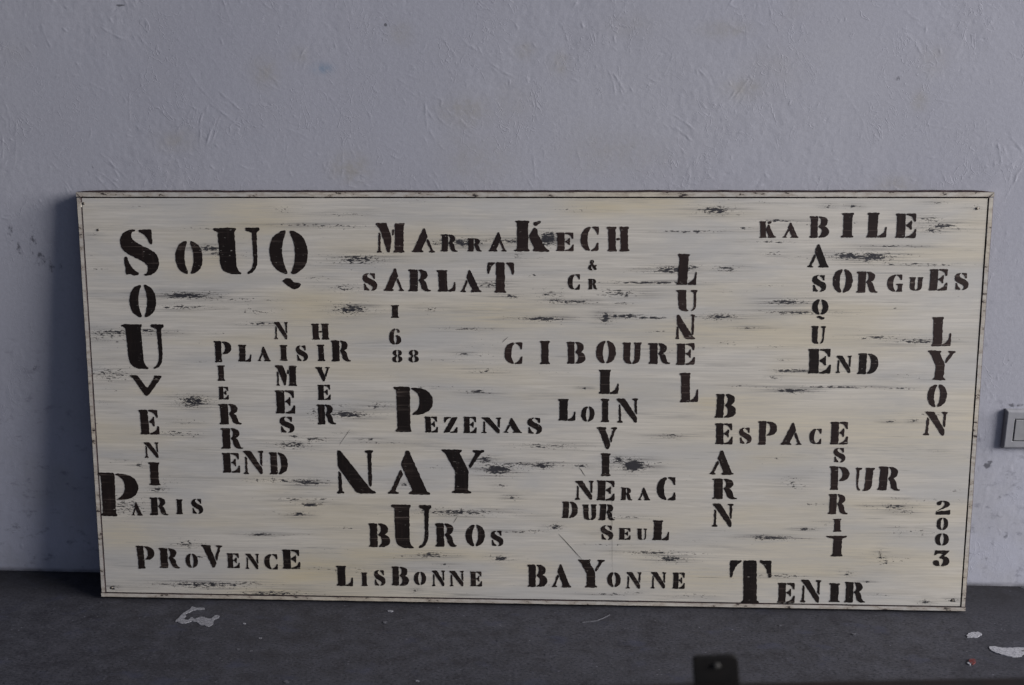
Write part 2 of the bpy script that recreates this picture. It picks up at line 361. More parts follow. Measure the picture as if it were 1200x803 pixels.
# ------------------------------------------------------------------ measured data (metres on the board, the wall and the floor)
WORDS = [
    ('SOUQ', [('S', -0.6477, 0.6079, 0.0639, 0.0774), ('O', -0.5642, 0.5998, 0.046, 0.0571), ('U', -0.4816, 0.6108, 0.0778, 0.0771), ('Q', -0.3956, 0.5964, 0.0643, 0.0998)]),
    ('SOUVENI', [('O', -0.6468, 0.5262, 0.0454, 0.0572), ('U', -0.6486, 0.4484, 0.0726, 0.0767), ('V2', -0.6496, 0.3808, 0.0563, 0.0356), ('E', -0.6471, 0.3174, 0.0335, 0.0428), ('N2', -0.6453, 0.2681, 0.0254, 0.0272), ('I', -0.6426, 0.226, 0.0203, 0.0404)]),
    ('PARIS', [('P', -0.7083, 0.1878, 0.071, 0.078), ('A', -0.6768, 0.1626, 0.02, 0.0235), ('R', -0.6374, 0.1677, 0.0324, 0.0312), ('I', -0.6015, 0.1676, 0.0117, 0.0261), ('S', -0.5701, 0.1686, 0.0195, 0.0265)]),
    ('NIMES', [('N2', -0.4128, 0.4771, 0.0232, 0.029), ('I', -0.4096, 0.4393, 0.0128, 0.0263), ('M', -0.407, 0.4005, 0.0373, 0.0346), ('E', -0.4099, 0.3548, 0.0334, 0.0397), ('S', -0.4079, 0.3153, 0.0247, 0.0276)]),
    ('PLAISIR', [('P', -0.5139, 0.4408, 0.0297, 0.0359), ('L', -0.4762, 0.4383, 0.0219, 0.0282), ('A', -0.4428, 0.4374, 0.0223, 0.0245), ('S', -0.3786, 0.4388, 0.0193, 0.0263), ('R', -0.3119, 0.4434, 0.0333, 0.0353)]),
    ('HIVER', [('H', -0.3458, 0.4759, 0.0297, 0.0265), ('I', -0.3457, 0.4399, 0.0123, 0.0274), ('V', -0.3438, 0.4032, 0.0248, 0.0242), ('E', -0.3425, 0.3719, 0.0219, 0.0258), ('R', -0.3396, 0.3338, 0.0322, 0.0342)]),
    ('PIERR', [('I', -0.5181, 0.4039, 0.0129, 0.0262), ('E', -0.5153, 0.3693, 0.0169, 0.0215), ('R', -0.5056, 0.3328, 0.0388, 0.0354), ('R', -0.5041, 0.2901, 0.0382, 0.0357)]),
    ('END', [('E', -0.5074, 0.2471, 0.0301, 0.0344), ('N2', -0.4683, 0.2481, 0.0353, 0.0408), ('D', -0.425, 0.2471, 0.0315, 0.0385)]),
    ('PROVENCE', [('P', -0.6668, 0.075, 0.0323, 0.0411), ('R', -0.624, 0.0739, 0.0368, 0.036), ('O', -0.5845, 0.0699, 0.0212, 0.0266), ('V', -0.548, 0.0781, 0.0374, 0.0409), ('E', -0.5109, 0.0711, 0.0215, 0.0265), ('N2', -0.4774, 0.0704, 0.0238, 0.0273), ('C', -0.4441, 0.0702, 0.0233, 0.0273), ('E', -0.4086, 0.0752, 0.0308, 0.0346)]),
    ('MARRAKECH', [('M', -0.2249, 0.6333, 0.0483, 0.0482), ('A~', -0.1709, 0.6294, 0.04, 0.0393), ('R', -0.1271, 0.6248, 0.0279, 0.0277), ('R', -0.0849, 0.6219, 0.024, 0.0211), ('A~', -0.0477, 0.6271, 0.0306, 0.0312), ('K', 0.0092, 0.6364, 0.0586, 0.0496), ('E', 0.0637, 0.6271, 0.0287, 0.03), ('C', 0.1044, 0.6322, 0.0297, 0.0394), ('H', 0.1506, 0.6318, 0.0362, 0.0397)]),
    ('&', [('&', 0.1093, 0.5894, 0.014, 0.0169)]),
    ('CR', [('C', 0.079, 0.5613, 0.0197, 0.0251), ('R', 0.11, 0.5577, 0.0148, 0.017)]),
    ('SARLAT', [('S', -0.2602, 0.56, 0.0236, 0.0289), ('A~', -0.2206, 0.5641, 0.0353, 0.0374), ('R', -0.177, 0.5628, 0.0378, 0.0359), ('L', -0.1328, 0.5623, 0.0299, 0.0352), ('A', -0.0916, 0.5622, 0.0355, 0.0362), ('T', -0.042, 0.5681, 0.0439, 0.0496)]),
    ('1688', [('I', -0.2191, 0.5107, 0.0133, 0.0208), ('6', -0.2196, 0.4685, 0.0194, 0.0268), ('8', -0.2166, 0.4351, 0.0166, 0.0211), ('8', -0.189, 0.4353, 0.0169, 0.0211)]),
    ('CIBOURE', [('C', -0.0208, 0.4415, 0.03, 0.0362), ('I', 0.0316, 0.4429, 0.0164, 0.039), ('B', 0.0832, 0.4428, 0.0306, 0.0364), ('O', 0.1331, 0.4442, 0.0323, 0.0393), ('U2', 0.1761, 0.4427, 0.0318, 0.0356), ('R', 0.2217, 0.4424, 0.036, 0.0345), ('E', 0.2651, 0.4418, 0.031, 0.0356)]),
    ('LUNEL', [('L', 0.2639, 0.5825, 0.033, 0.0505), ('U', 0.265, 0.5311, 0.0349, 0.0347), ('N', 0.2643, 0.4874, 0.033, 0.0406), ('L', 0.272, 0.3854, 0.0301, 0.0493)]),
    ('LIVIER', [('L', 0.1384, 0.3939, 0.0331, 0.0403), ('I', 0.1332, 0.3448, 0.0136, 0.0396), ('V', 0.1365, 0.2968, 0.0348, 0.0381), ('I', 0.1353, 0.251, 0.0169, 0.0395), ('E', 0.1361, 0.2057, 0.0304, 0.0345)]),
    ('LON', [('L', 0.0687, 0.3453, 0.0287, 0.0367), ('O', 0.1042, 0.3385, 0.0215, 0.0268), ('N2', 0.1707, 0.3449, 0.0357, 0.0414)]),
    ('NRAC', [('N2', 0.0997, 0.2057, 0.0308, 0.0331), ('R', 0.1716, 0.2002, 0.0195, 0.0218), ('A', 0.2016, 0.2008, 0.0209, 0.0221), ('C', 0.2385, 0.2102, 0.0317, 0.04)]),
    ('DUR', [('D', 0.0753, 0.1708, 0.0266, 0.0291), ('U2', 0.1092, 0.167, 0.0244, 0.0272), ('R', 0.139, 0.1674, 0.0279, 0.028)]),
    ('SEUL', [('S', 0.1393, 0.1312, 0.0211, 0.0255), ('E', 0.1695, 0.1295, 0.0196, 0.0205), ('U', 0.1986, 0.1292, 0.0167, 0.0197), ('L', 0.2309, 0.1367, 0.0279, 0.0345)]),
    ('BEARN', [('B', 0.3337, 0.3545, 0.0343, 0.0404), ('E', 0.3324, 0.3066, 0.0288, 0.0356), ('A', 0.3317, 0.2573, 0.0417, 0.0422), ('R', 0.3367, 0.2111, 0.0419, 0.0354), ('N2', 0.3347, 0.1648, 0.0352, 0.0406)]),
    ('SPACE', [('S', 0.3681, 0.3038, 0.0199, 0.0272), ('P', 0.4043, 0.3091, 0.0315, 0.0399), ('A~', 0.4443, 0.3082, 0.0357, 0.0381), ('C', 0.4845, 0.3037, 0.0197, 0.026), ('E', 0.5232, 0.3098, 0.0292, 0.038)]),
    ('SPRIT', [('S', 0.5255, 0.2719, 0.0191, 0.0246), ('P', 0.527, 0.2322, 0.0326, 0.0407), ('R', 0.5272, 0.187, 0.0331, 0.0347), ('I', 0.5276, 0.15, 0.0135, 0.0221), ('T2', 0.5272, 0.1131, 0.0351, 0.0359)]),
    ('UR', [('U~', 0.5692, 0.2307, 0.0311, 0.0396), ('R', 0.6101, 0.2325, 0.0381, 0.0406)]),
    ('KABILE', [('K', 0.3922, 0.6478, 0.0271, 0.0262), ('A', 0.4305, 0.6469, 0.0254, 0.0241), ('B', 0.4754, 0.6519, 0.0311, 0.0341), ('I', 0.5208, 0.6549, 0.0198, 0.0392), ('L', 0.5672, 0.6551, 0.032, 0.0395), ('E', 0.6138, 0.6542, 0.0333, 0.0387)]),
    ('ASQUE', [('A', 0.4772, 0.6056, 0.0357, 0.0378), ('S', 0.4794, 0.5603, 0.0224, 0.0269), ('Q', 0.4829, 0.5173, 0.0256, 0.0338), ('U', 0.4811, 0.4752, 0.0233, 0.0291), ('E', 0.4853, 0.4313, 0.0377, 0.0408)]),
    ('ORGUES', [('O', 0.5171, 0.5645, 0.0313, 0.0391), ('R', 0.5569, 0.5625, 0.0343, 0.0342), ('G', 0.6017, 0.5611, 0.025, 0.0276), ('U2', 0.6352, 0.56, 0.0219, 0.0216), ('E', 0.6705, 0.5669, 0.0297, 0.0344), ('S', 0.708, 0.5643, 0.0218, 0.0275)]),
    ('ND', [('N2', 0.5254, 0.4263, 0.0247, 0.0286), ('D', 0.5645, 0.4276, 0.0333, 0.0343)]),
    ('LYON', [('L', 0.6807, 0.4818, 0.0309, 0.0477), ('Y', 0.6827, 0.4256, 0.0456, 0.0485), ('O', 0.6801, 0.3747, 0.0309, 0.0388), ('N2', 0.6804, 0.3277, 0.0362, 0.0399)]),
    ('2003', [('2', 0.7018, 0.1833, 0.0233, 0.0238), ('O', 0.7021, 0.1551, 0.0184, 0.022), ('O', 0.7031, 0.1276, 0.022, 0.0218), ('3', 0.7041, 0.0943, 0.027, 0.0275)]),
    ('PEZENAS', [('P', -0.1911, 0.3437, 0.0672, 0.078), ('E', -0.1607, 0.3179, 0.0218, 0.0271), ('Z', -0.1276, 0.3175, 0.024, 0.0271), ('E', -0.0948, 0.3178, 0.0221, 0.0278), ('N2', -0.0586, 0.3174, 0.0329, 0.027), ('A', -0.0221, 0.3176, 0.0321, 0.0251), ('S', 0.0149, 0.3174, 0.0245, 0.0277)]),
    ('NAY', [('N', -0.2914, 0.2335, 0.0693, 0.0762), ('A', -0.1986, 0.2339, 0.076, 0.0776), ('Y', -0.1085, 0.2362, 0.0741, 0.0762)]),
    ('BUROS', [('B', -0.2535, 0.121, 0.0371, 0.0423), ('U', -0.1976, 0.1373, 0.0703, 0.0777), ('R', -0.1377, 0.1231, 0.0373, 0.0414), ('O', -0.087, 0.1229, 0.0324, 0.0394), ('S', -0.0493, 0.1181, 0.021, 0.0272)]),
    ('LISBONNE', [('L', -0.3156, 0.0463, 0.0285, 0.0362), ('I', -0.2809, 0.0409, 0.0105, 0.0242), ('S', -0.2539, 0.0437, 0.0194, 0.028), ('B', -0.2182, 0.0474, 0.0302, 0.0342), ('O', -0.1836, 0.0439, 0.0205, 0.0245), ('N2', -0.1514, 0.0446, 0.0223, 0.028), ('N2', -0.1194, 0.0446, 0.0253, 0.0276), ('E', -0.086, 0.0445, 0.02, 0.0264)]),
    ('BAYONNE', [('B', 0.0201, 0.0519, 0.0339, 0.0398), ('A', 0.0623, 0.0528, 0.0342, 0.0417), ('Y', 0.1131, 0.0573, 0.0462, 0.0497), ('O', 0.1523, 0.047, 0.0224, 0.027), ('N2', 0.1862, 0.0464, 0.0256, 0.0293), ('N2', 0.2286, 0.0471, 0.0256, 0.0292), ('E', 0.2633, 0.0471, 0.0204, 0.0288)]),
    ('TENIR', [('T', 0.3858, 0.0469, 0.071, 0.0767), ('E', 0.4468, 0.0283, 0.0293, 0.0357), ('N2', 0.488, 0.0321, 0.0339, 0.0402), ('I', 0.5284, 0.0301, 0.0184, 0.0333), ('R', 0.5629, 0.0315, 0.0356, 0.0364)]),
]
WEAR = [
    (-0.731, 0.6376, 0.0218, 0.0053, 5.0), (-0.737, 0.6055, 0.0219, 0.0054, 4.0), (-0.645, 0.6848, 0.0216, 0.0014, 6.0), (-0.643, 0.6668, 0.0505, 0.0014, 4.0),
    (-0.402, 0.6804, 0.0143, 0.0052, 6.0), (-0.385, 0.6548, 0.0571, 0.0018, 7.0), (-0.55, 0.6475, 0.0324, 0.0014, 6.0), (-0.57, 0.536, 0.0327, 0.004, 10.0),
    (-0.582, 0.5161, 0.0401, 0.0029, 8.0), (-0.483, 0.5292, 0.0724, 0.0036, 6.0), (-0.454, 0.5095, 0.029, 0.0054, 6.0), (-0.448, 0.4886, 0.0182, 0.0018, 9.0),
    (-0.53, 0.6149, 0.018, 0.0036, 9.0), (-0.519, 0.6061, 0.009, 0.0036, 8.0), (-0.462, 0.6044, 0.0288, 0.0028, 6.0), (-0.701, 0.4718, 0.0479, 0.0048, 8.0),
    (-0.642, 0.4758, 0.022, 0.0029, 8.0), (-0.595, 0.4725, 0.022, 0.0029, 5.0), (-0.709, 0.4, 0.0334, 0.0093, 7.0), (-0.567, 0.3548, 0.0185, 0.0074, 9.5),
    (-0.579, 0.3465, 0.0074, 0.0022, 9.0), (-0.588, 0.3191, 0.0223, 0.0045, 6.0), (-0.603, 0.2984, 0.0298, 0.0038, 7.0), (-0.57, 0.2949, 0.0074, 0.003, 7.0),
    (-0.4, 0.2798, 0.0295, 0.006, 8.0), (-0.396, 0.2949, 0.0092, 0.0019, 9.0), (-0.362, 0.3343, 0.0147, 0.0111, 6.0), (-0.553, 0.4233, 0.0037, 0.0015, 8.0),
    (-0.72, 0.3516, 0.0112, 0.0037, 6.0), (-0.707, 0.2481, 0.0188, 0.0023, 6.0), (-0.67, 0.2409, 0.0045, 0.003, 9.0), (-0.436, 0.2171, 0.0111, 0.0038, 7.0),
    (-0.377, 0.2141, 0.0222, 0.0046, 9.0), (-0.639, 0.1975, 0.0094, 0.0031, 9.0), (-0.421, 0.2173, 0.0668, 0.0034, 7.0), (-0.373, 0.2141, 0.0185, 0.003, 8.0),
    (-0.37, 0.175, 0.0186, 0.0027, 9.0), (-0.393, 0.1574, 0.0093, 0.0027, 10.0), (-0.697, 0.1679, 0.0302, 0.0154, 7.0), (-0.615, 0.2111, 0.03, 0.0076, 5.0),
    (-0.462, 0.1192, 0.0169, 0.0019, 10.0), (-0.564, 0.026, 0.0759, 0.0055, 8.0), (-0.48, 0.0313, 0.0227, 0.0035, 7.0), (-0.443, 0.0104, 0.0529, 0.0055, 8.0),
    (-0.591, 0.0998, 0.0227, 0.007, 7.0), (-0.569, 0.0768, 0.0151, 0.0023, 7.0), (-0.728, 0.0173, 0.0035, 0.0036, 9.0), (-0.4, 0.1833, 0.0223, 0.0031, 7.0),
    (-0.434, 0.158, 0.0112, 0.0058, 5.0), (-0.299, 0.6717, 0.039, 0.0031, 6.0), (-0.32, 0.6524, 0.0462, 0.0025, 7.0), (-0.279, 0.5978, 0.0321, 0.0064, 8.5),
    (-0.294, 0.5139, 0.0216, 0.0065, 9.0), (-0.351, 0.5656, 0.0215, 0.0036, 6.0), (-0.305, 0.5497, 0.0215, 0.0054, 7.0), (-0.144, 0.6253, 0.0177, 0.0042, 7.0),
    (-0.105, 0.6254, 0.0124, 0.0049, 10.0), (-0.08, 0.6265, 0.0211, 0.0042, 7.0), (-0.027, 0.6283, 0.0211, 0.0042, 8.0), (0.036, 0.632, 0.0126, 0.0084, 11.0),
    (-0.133, 0.6649, 0.0528, 0.0021, 4.0), (0.026, 0.4994, 0.0284, 0.0025, 10.0), (-0.027, 0.5366, 0.0142, 0.0028, 8.0), (-0.059, 0.556, 0.0213, 0.0046, 8.0),
    (0.012, 0.5722, 0.0141, 0.0035, 6.0), (0.04, 0.5404, 0.0176, 0.0064, 7.0), (0.049, 0.5309, 0.0088, 0.0018, 9.0), (-0.102, 0.4818, 0.0286, 0.0018, 8.0),
    (-0.159, 0.5146, 0.0143, 0.0036, 7.0), (-0.01, 0.6038, 0.0106, 0.0098, 6.0), (0.026, 0.6004, 0.0281, 0.0018, 5.0), (-0.192, 0.6927, 0.0352, 0.0028, 5.0),
    (-0.303, 0.3341, 0.0256, 0.0041, 10.0), (-0.314, 0.3496, 0.0219, 0.003, 6.0), (-0.252, 0.3502, 0.0218, 0.0052, 7.0), (-0.36, 0.2896, 0.0184, 0.0034, 8.0),
    (-0.271, 0.2905, 0.011, 0.0019, 8.0), (-0.311, 0.3013, 0.022, 0.0019, 6.0), (-0.083, 0.3755, 0.0108, 0.0022, 10.0), (-0.06, 0.3728, 0.0072, 0.0015, 7.0),
    (-0.07, 0.4103, 0.0215, 0.0033, 7.0), (-0.063, 0.4395, 0.0536, 0.0181, 4.0), (-0.104, 0.4392, 0.0072, 0.0011, 9.0), (0.038, 0.2826, 0.0433, 0.0041, 7.0),
    (-0.049, 0.2406, 0.02, 0.0067, 11.0), (-0.071, 0.2572, 0.0091, 0.0052, 9.0), (-0.016, 0.2504, 0.029, 0.003, 8.0), (0.031, 0.249, 0.0163, 0.0045, 9.5),
    (-0.042, 0.2125, 0.0051, 0.003, 8.0), (-0.369, 0.2142, 0.0093, 0.003, 8.0), (-0.155, 0.2431, 0.0183, 0.0045, 5.0), (-0.21, 0.2116, 0.0074, 0.0023, 9.0),
    (-0.024, 0.1909, 0.0037, 0.0026, 10.0), (-0.119, 0.1642, 0.0624, 0.0049, 8.0), (-0.374, 0.1741, 0.0093, 0.0027, 11.0), (-0.355, 0.1839, 0.0223, 0.0023, 7.0),
    (-0.165, 0.0862, 0.0185, 0.0035, 9.0), (-0.216, 0.0842, 0.0149, 0.0019, 7.0), (-0.044, 0.0823, 0.0092, 0.0035, 10.0), (-0.016, 0.1303, 0.0293, 0.0015, 8.0),
    (-0.142, 0.0692, 0.0074, 0.0023, 7.0), (0.053, 0.14, 0.0055, 0.0027, 8.0), (-0.193, 0.0225, 0.0022, 0.0023, 9.0), (-0.312, 0.1329, 0.0149, 0.0012, 7.0),
    (-0.305, 0.0945, 0.0745, 0.0031, 4.0), (0.306, 0.6791, 0.0189, 0.0048, 9.5), (0.269, 0.6446, 0.0346, 0.001, 9.0), (0.352, 0.6499, 0.0206, 0.0014, 7.0),
    (0.239, 0.5835, 0.0244, 0.0035, 9.0), (0.232, 0.5786, 0.0209, 0.0011, 10.0), (0.271, 0.5853, 0.0104, 0.0042, 8.0), (0.326, 0.5838, 0.0173, 0.0038, 8.0),
    (0.205, 0.5605, 0.0489, 0.0014, 10.0), (0.401, 0.6084, 0.0207, 0.0035, 5.0), (0.153, 0.5427, 0.0281, 0.0053, 8.0), (0.075, 0.5281, 0.0353, 0.0032, 8.0),
    (0.156, 0.5267, 0.0141, 0.0018, 8.0), (0.132, 0.5017, 0.0063, 0.0064, 11.0), (0.164, 0.5047, 0.0211, 0.0025, 10.0), (0.203, 0.5021, 0.0246, 0.0014, 10.0),
    (0.318, 0.5045, 0.0227, 0.0039, 9.0), (0.368, 0.4859, 0.014, 0.0014, 8.0), (0.415, 0.5279, 0.0173, 0.0028, 8.0), (0.214, 0.479, 0.0211, 0.0011, 7.0),
    (0.333, 0.46, 0.0175, 0.0036, 6.0), (0.026, 0.4994, 0.0284, 0.0021, 10.0), (0.04, 0.544, 0.0282, 0.0071, 5.0), (0.173, 0.5798, 0.021, 0.0035, 5.0),
    (0.242, 0.3022, 0.0161, 0.0026, 8.0), (0.182, 0.2501, 0.0162, 0.0074, 12.0), (0.157, 0.2598, 0.0072, 0.0045, 10.0), (0.197, 0.248, 0.0108, 0.0022, 10.0),
    (0.222, 0.255, 0.0215, 0.0019, 6.0), (0.027, 0.2483, 0.0163, 0.0037, 9.0), (0.092, 0.2479, 0.009, 0.0019, 9.0), (0.038, 0.2826, 0.0289, 0.003, 7.0),
    (0.218, 0.4478, 0.0212, 0.0039, 7.0), (0.426, 0.4141, 0.007, 0.0014, 11.0), (0.411, 0.4039, 0.0035, 0.0014, 9.0), (0.426, 0.3809, 0.0053, 0.0018, 10.0),
    (0.357, 0.3883, 0.0211, 0.0014, 7.0), (0.098, 0.3818, 0.0029, 0.0015, 9.0), (0.059, 0.4084, 0.0214, 0.0015, 5.0), (0.049, 0.14, 0.0051, 0.003, 10.0),
    (0.166, 0.1587, 0.0326, 0.0015, 7.0), (0.416, 0.1263, 0.0215, 0.0023, 9.0), (0.21, 0.0966, 0.0364, 0.0027, 8.0), (0.247, 0.0858, 0.0164, 0.0038, 9.5),
    (0.145, 0.109, 0.0546, 0.0015, 6.0), (0.142, 0.0205, 0.0294, 0.0019, 7.0), (0.183, 0.0232, 0.0147, 0.0019, 7.0), (0.309, 0.0886, 0.0217, 0.0011, 5.0),
    (0.017, 0.1319, 0.0146, 0.0011, 8.0), (0.66, 0.6913, 0.0084, 0.0017, 8.0), (0.528, 0.6854, 0.0041, 0.002, 9.0), (0.725, 0.6828, 0.0047, 0.002, 9.0),
    (0.489, 0.6854, 0.0034, 0.0021, 9.0), (0.652, 0.664, 0.0135, 0.0041, 8.0), (0.672, 0.6538, 0.0169, 0.0027, 9.5), (0.656, 0.6469, 0.0102, 0.0027, 9.0),
    (0.707, 0.6487, 0.0169, 0.0014, 6.0), (0.525, 0.6052, 0.024, 0.0042, 10.0), (0.563, 0.6036, 0.0239, 0.0062, 9.5), (0.6, 0.621, 0.0375, 0.001, 8.0),
    (0.628, 0.6072, 0.0102, 0.0014, 7.0), (0.632, 0.5917, 0.0511, 0.0014, 8.0), (0.401, 0.6084, 0.0103, 0.0042, 7.0), (0.443, 0.6033, 0.0206, 0.0028, 6.0),
    (0.429, 0.5297, 0.0208, 0.0035, 9.0), (0.453, 0.5281, 0.0138, 0.0014, 7.0), (0.44, 0.5122, 0.052, 0.0025, 8.0), (0.605, 0.5183, 0.0069, 0.0042, 5.0),
    (0.577, 0.4715, 0.0276, 0.0025, 8.0), (0.643, 0.4655, 0.031, 0.0039, 8.0), (0.401, 0.6275, 0.0275, 0.0014, 8.0), (0.4, 0.5567, 0.0173, 0.0011, 7.0),
    (0.41, 0.662, 0.024, 0.001, 9.0), (0.391, 0.6912, 0.0274, 0.001, 6.0), (0.444, 0.4149, 0.021, 0.0018, 10.0), (0.43, 0.4141, 0.0042, 0.0022, 11.0),
    (0.411, 0.4031, 0.0035, 0.0014, 10.0), (0.443, 0.381, 0.0193, 0.0025, 10.0), (0.515, 0.3878, 0.0524, 0.0011, 9.0), (0.616, 0.3868, 0.0243, 0.0011, 8.0),
    (0.396, 0.3868, 0.0211, 0.0011, 7.0), (0.422, 0.4327, 0.007, 0.0011, 8.0), (0.605, 0.3307, 0.0042, 0.0011, 10.0), (0.645, 0.3318, 0.0042, 0.0015, 10.0),
    (0.685, 0.2804, 0.0042, 0.0015, 7.0), (0.425, 0.2647, 0.0177, 0.0015, 6.0), (0.448, 0.2242, 0.016, 0.0093, 6.0), (0.407, 0.4551, 0.0314, 0.0011, 6.0),
    (0.455, 0.2169, 0.0178, 0.0056, 6.0), (0.423, 0.1257, 0.0251, 0.0023, 9.5), (0.401, 0.1261, 0.005, 0.003, 10.0), (0.473, 0.1423, 0.0079, 0.0015, 11.0),
    (0.504, 0.1548, 0.0071, 0.0015, 7.0), (0.492, 0.1857, 0.0178, 0.0015, 7.0), (0.624, 0.1837, 0.0212, 0.0045, 8.0), (0.638, 0.1746, 0.0141, 0.0019, 8.0),
    (0.623, 0.1986, 0.0106, 0.0019, 7.0), (0.574, 0.1842, 0.005, 0.0019, 8.0), (0.644, 0.1391, 0.0319, 0.0045, 6.0), (0.626, 0.1482, 0.0071, 0.0015, 7.0),
    (0.669, 0.1395, 0.0053, 0.0056, 7.0), (0.602, 0.0989, 0.0029, 0.0068, 8.0), (0.618, 0.0916, 0.0356, 0.0042, 6.0), (0.728, 0.02, 0.0043, 0.0023, 11.0),
    (0.681, 0.0157, 0.005, 0.0038, 9.0), (0.548, 0.0639, 0.0032, 0.0034, 9.0), (0.583, 0.0504, 0.0032, 0.0019, 9.0), (0.444, 0.0584, 0.0361, 0.0031, 7.0),
    (0.611, 0.0268, 0.0215, 0.0027, 6.0), (0.721, 0.2128, 0.007, 0.0018, 7.0), (0.608, 0.0839, 0.0178, 0.0053, 6.0),
]
YELLOW = [
    (0.308, 0.357, 0.0212, 0.0073, 9.0), (-0.363, 0.0567, 0.045, 0.0194, 6.0), (0.317, 0.0524, 0.0725, 0.0153, 7.0), (0.588, 0.3178, 0.1396, 0.0218, 6.0),
    (-0.459, 0.6733, 0.0393, 0.0158, 7.0), (-0.045, 0.508, 0.0533, 0.0143, 8.0), (-0.194, 0.0865, 0.0816, 0.0069, 8.0), (-0.707, 0.1136, 0.0342, 0.0136, 7.0),
    (-0.389, 0.0485, 0.0601, 0.0156, 7.0), (0.206, 0.6911, 0.0311, 0.012, 7.0), (0.119, 0.6807, 0.0312, 0.0069, 7.0), (0.252, 0.4774, 0.1051, 0.0107, 5.0),
    (-0.516, 0.5989, 0.0217, 0.0089, 7.0), (-0.375, 0.5135, 0.0289, 0.0216, 4.0), (0.362, 0.352, 0.0529, 0.0182, 6.0), (0.448, 0.3164, 0.1056, 0.0219, 6.0),
    (0.703, 0.7015, 0.0336, 0.0034, 5.0), (0.492, 0.0972, 0.0895, 0.0227, 5.0), (-0.045, 0.49, 0.0534, 0.0072, 6.0), (0.009, 0.0666, 0.0295, 0.0077, 6.0),
    (-0.447, 0.0162, 0.0567, 0.0039, 6.0),
]
SPLASHES = [
    ('long white paint splash with a ragged lower edge', [(0.748, -0.2073), (0.7581, -0.2059), (0.7657, -0.2106), (0.7797, -0.2101), (0.7946, -0.2073), (0.8022, -0.2093), (0.8117, -0.2116), (0.8028, -0.228), (0.7931, -0.2268), (0.7871, -0.2349), (0.7782, -0.2378), (0.769, -0.2356), (0.7572, -0.2312), (0.7501, -0.2234), (0.7458, -0.2171)]),
    ('small oval white paint splash', [(0.7228, -0.1781), (0.7303, -0.1676), (0.7412, -0.1624), (0.7517, -0.1627), (0.7494, -0.1731), (0.74, -0.1792), (0.7304, -0.1812)]),
    ('curled scraped white paint splash', [(-0.5928, -0.1722), (-0.5901, -0.1627), (-0.5876, -0.1458), (-0.5812, -0.1358), (-0.5805, -0.1234), (-0.5726, -0.1281), (-0.5689, -0.128), (-0.5565, -0.1276), (-0.5544, -0.1337), (-0.5643, -0.134), (-0.5705, -0.1342), (-0.5753, -0.1417), (-0.5838, -0.1493), (-0.5784, -0.1575), (-0.5821, -0.1612), (-0.5775, -0.167), (-0.5694, -0.1691), (-0.5699, -0.1572), (-0.5606, -0.1664), (-0.5557, -0.1591), (-0.5488, -0.1577), (-0.5436, -0.1622), (-0.5323, -0.163), (-0.5317, -0.1535), (-0.5264, -0.1509), (-0.5212, -0.1555), (-0.5226, -0.1627), (-0.5271, -0.1676), (-0.5238, -0.1815), (-0.5263, -0.1886), (-0.5335, -0.1888), (-0.5478, -0.1824), (-0.5553, -0.1745), (-0.5634, -0.1724), (-0.5706, -0.1797), (-0.5786, -0.1811), (-0.5867, -0.1755)]),
]
RED_SPOT = [
    (0.7007, -0.2474),
    (0.7111, -0.2445),
    (0.7097, -0.2549),
    (0.7013, -0.2614),
    (0.6971, -0.2569),
]
RED_WHITE = [
    (0.6937, -0.257),
    (0.6976, -0.2544),
    (0.6999, -0.2605),
    (0.6962, -0.2625),
]
FLECKS = [
    (-0.4322, -0.2228),
    (-0.3567, -0.3455),
    (-0.236, -0.1642),
    (-0.1582, -0.3362),
    (0.4267, -0.1526),
    (0.5428, -0.1758),
    (-0.4725, -0.1779),
    (-0.4585, -0.2575),
    (-0.4364, -0.2618),
    (-0.2332, -0.1269),
    (0.8882, -0.0066),
    (0.7967, -0.2189),
]
FLOOR_SCRATCH = [
    (0.0964, -0.1528),
    (0.1224, -0.1463),
    (0.145, -0.1256),
]
NAILS = [
    (-0.7383, 0.6893),
    (-0.7164, 0.6455),
    (-0.7306, 0.0176),
    (0.7272, 0.0196),
    (0.7247, 0.6818),
]
SCRATCHES = [
    ((0.0561, 0.1279), (0.0982, 0.0811), 0.0009),
    ((0.0904, 0.246), (0.1011, 0.2304), 0.0008),
    ((-0.3194, 0.2796), (-0.3003, 0.3078), 0.0005),
    ((0.146, 0.2242), (0.149, 0.0612), 0.0004),
    ((-0.1174, 0.1567), (-0.1248, 0.1444), 0.0006),
    ((-0.0397, 0.4595), (-0.0308, 0.4686), 0.0007),
    ((0.5994, 0.1064), (0.6045, 0.0914), 0.0007),
]
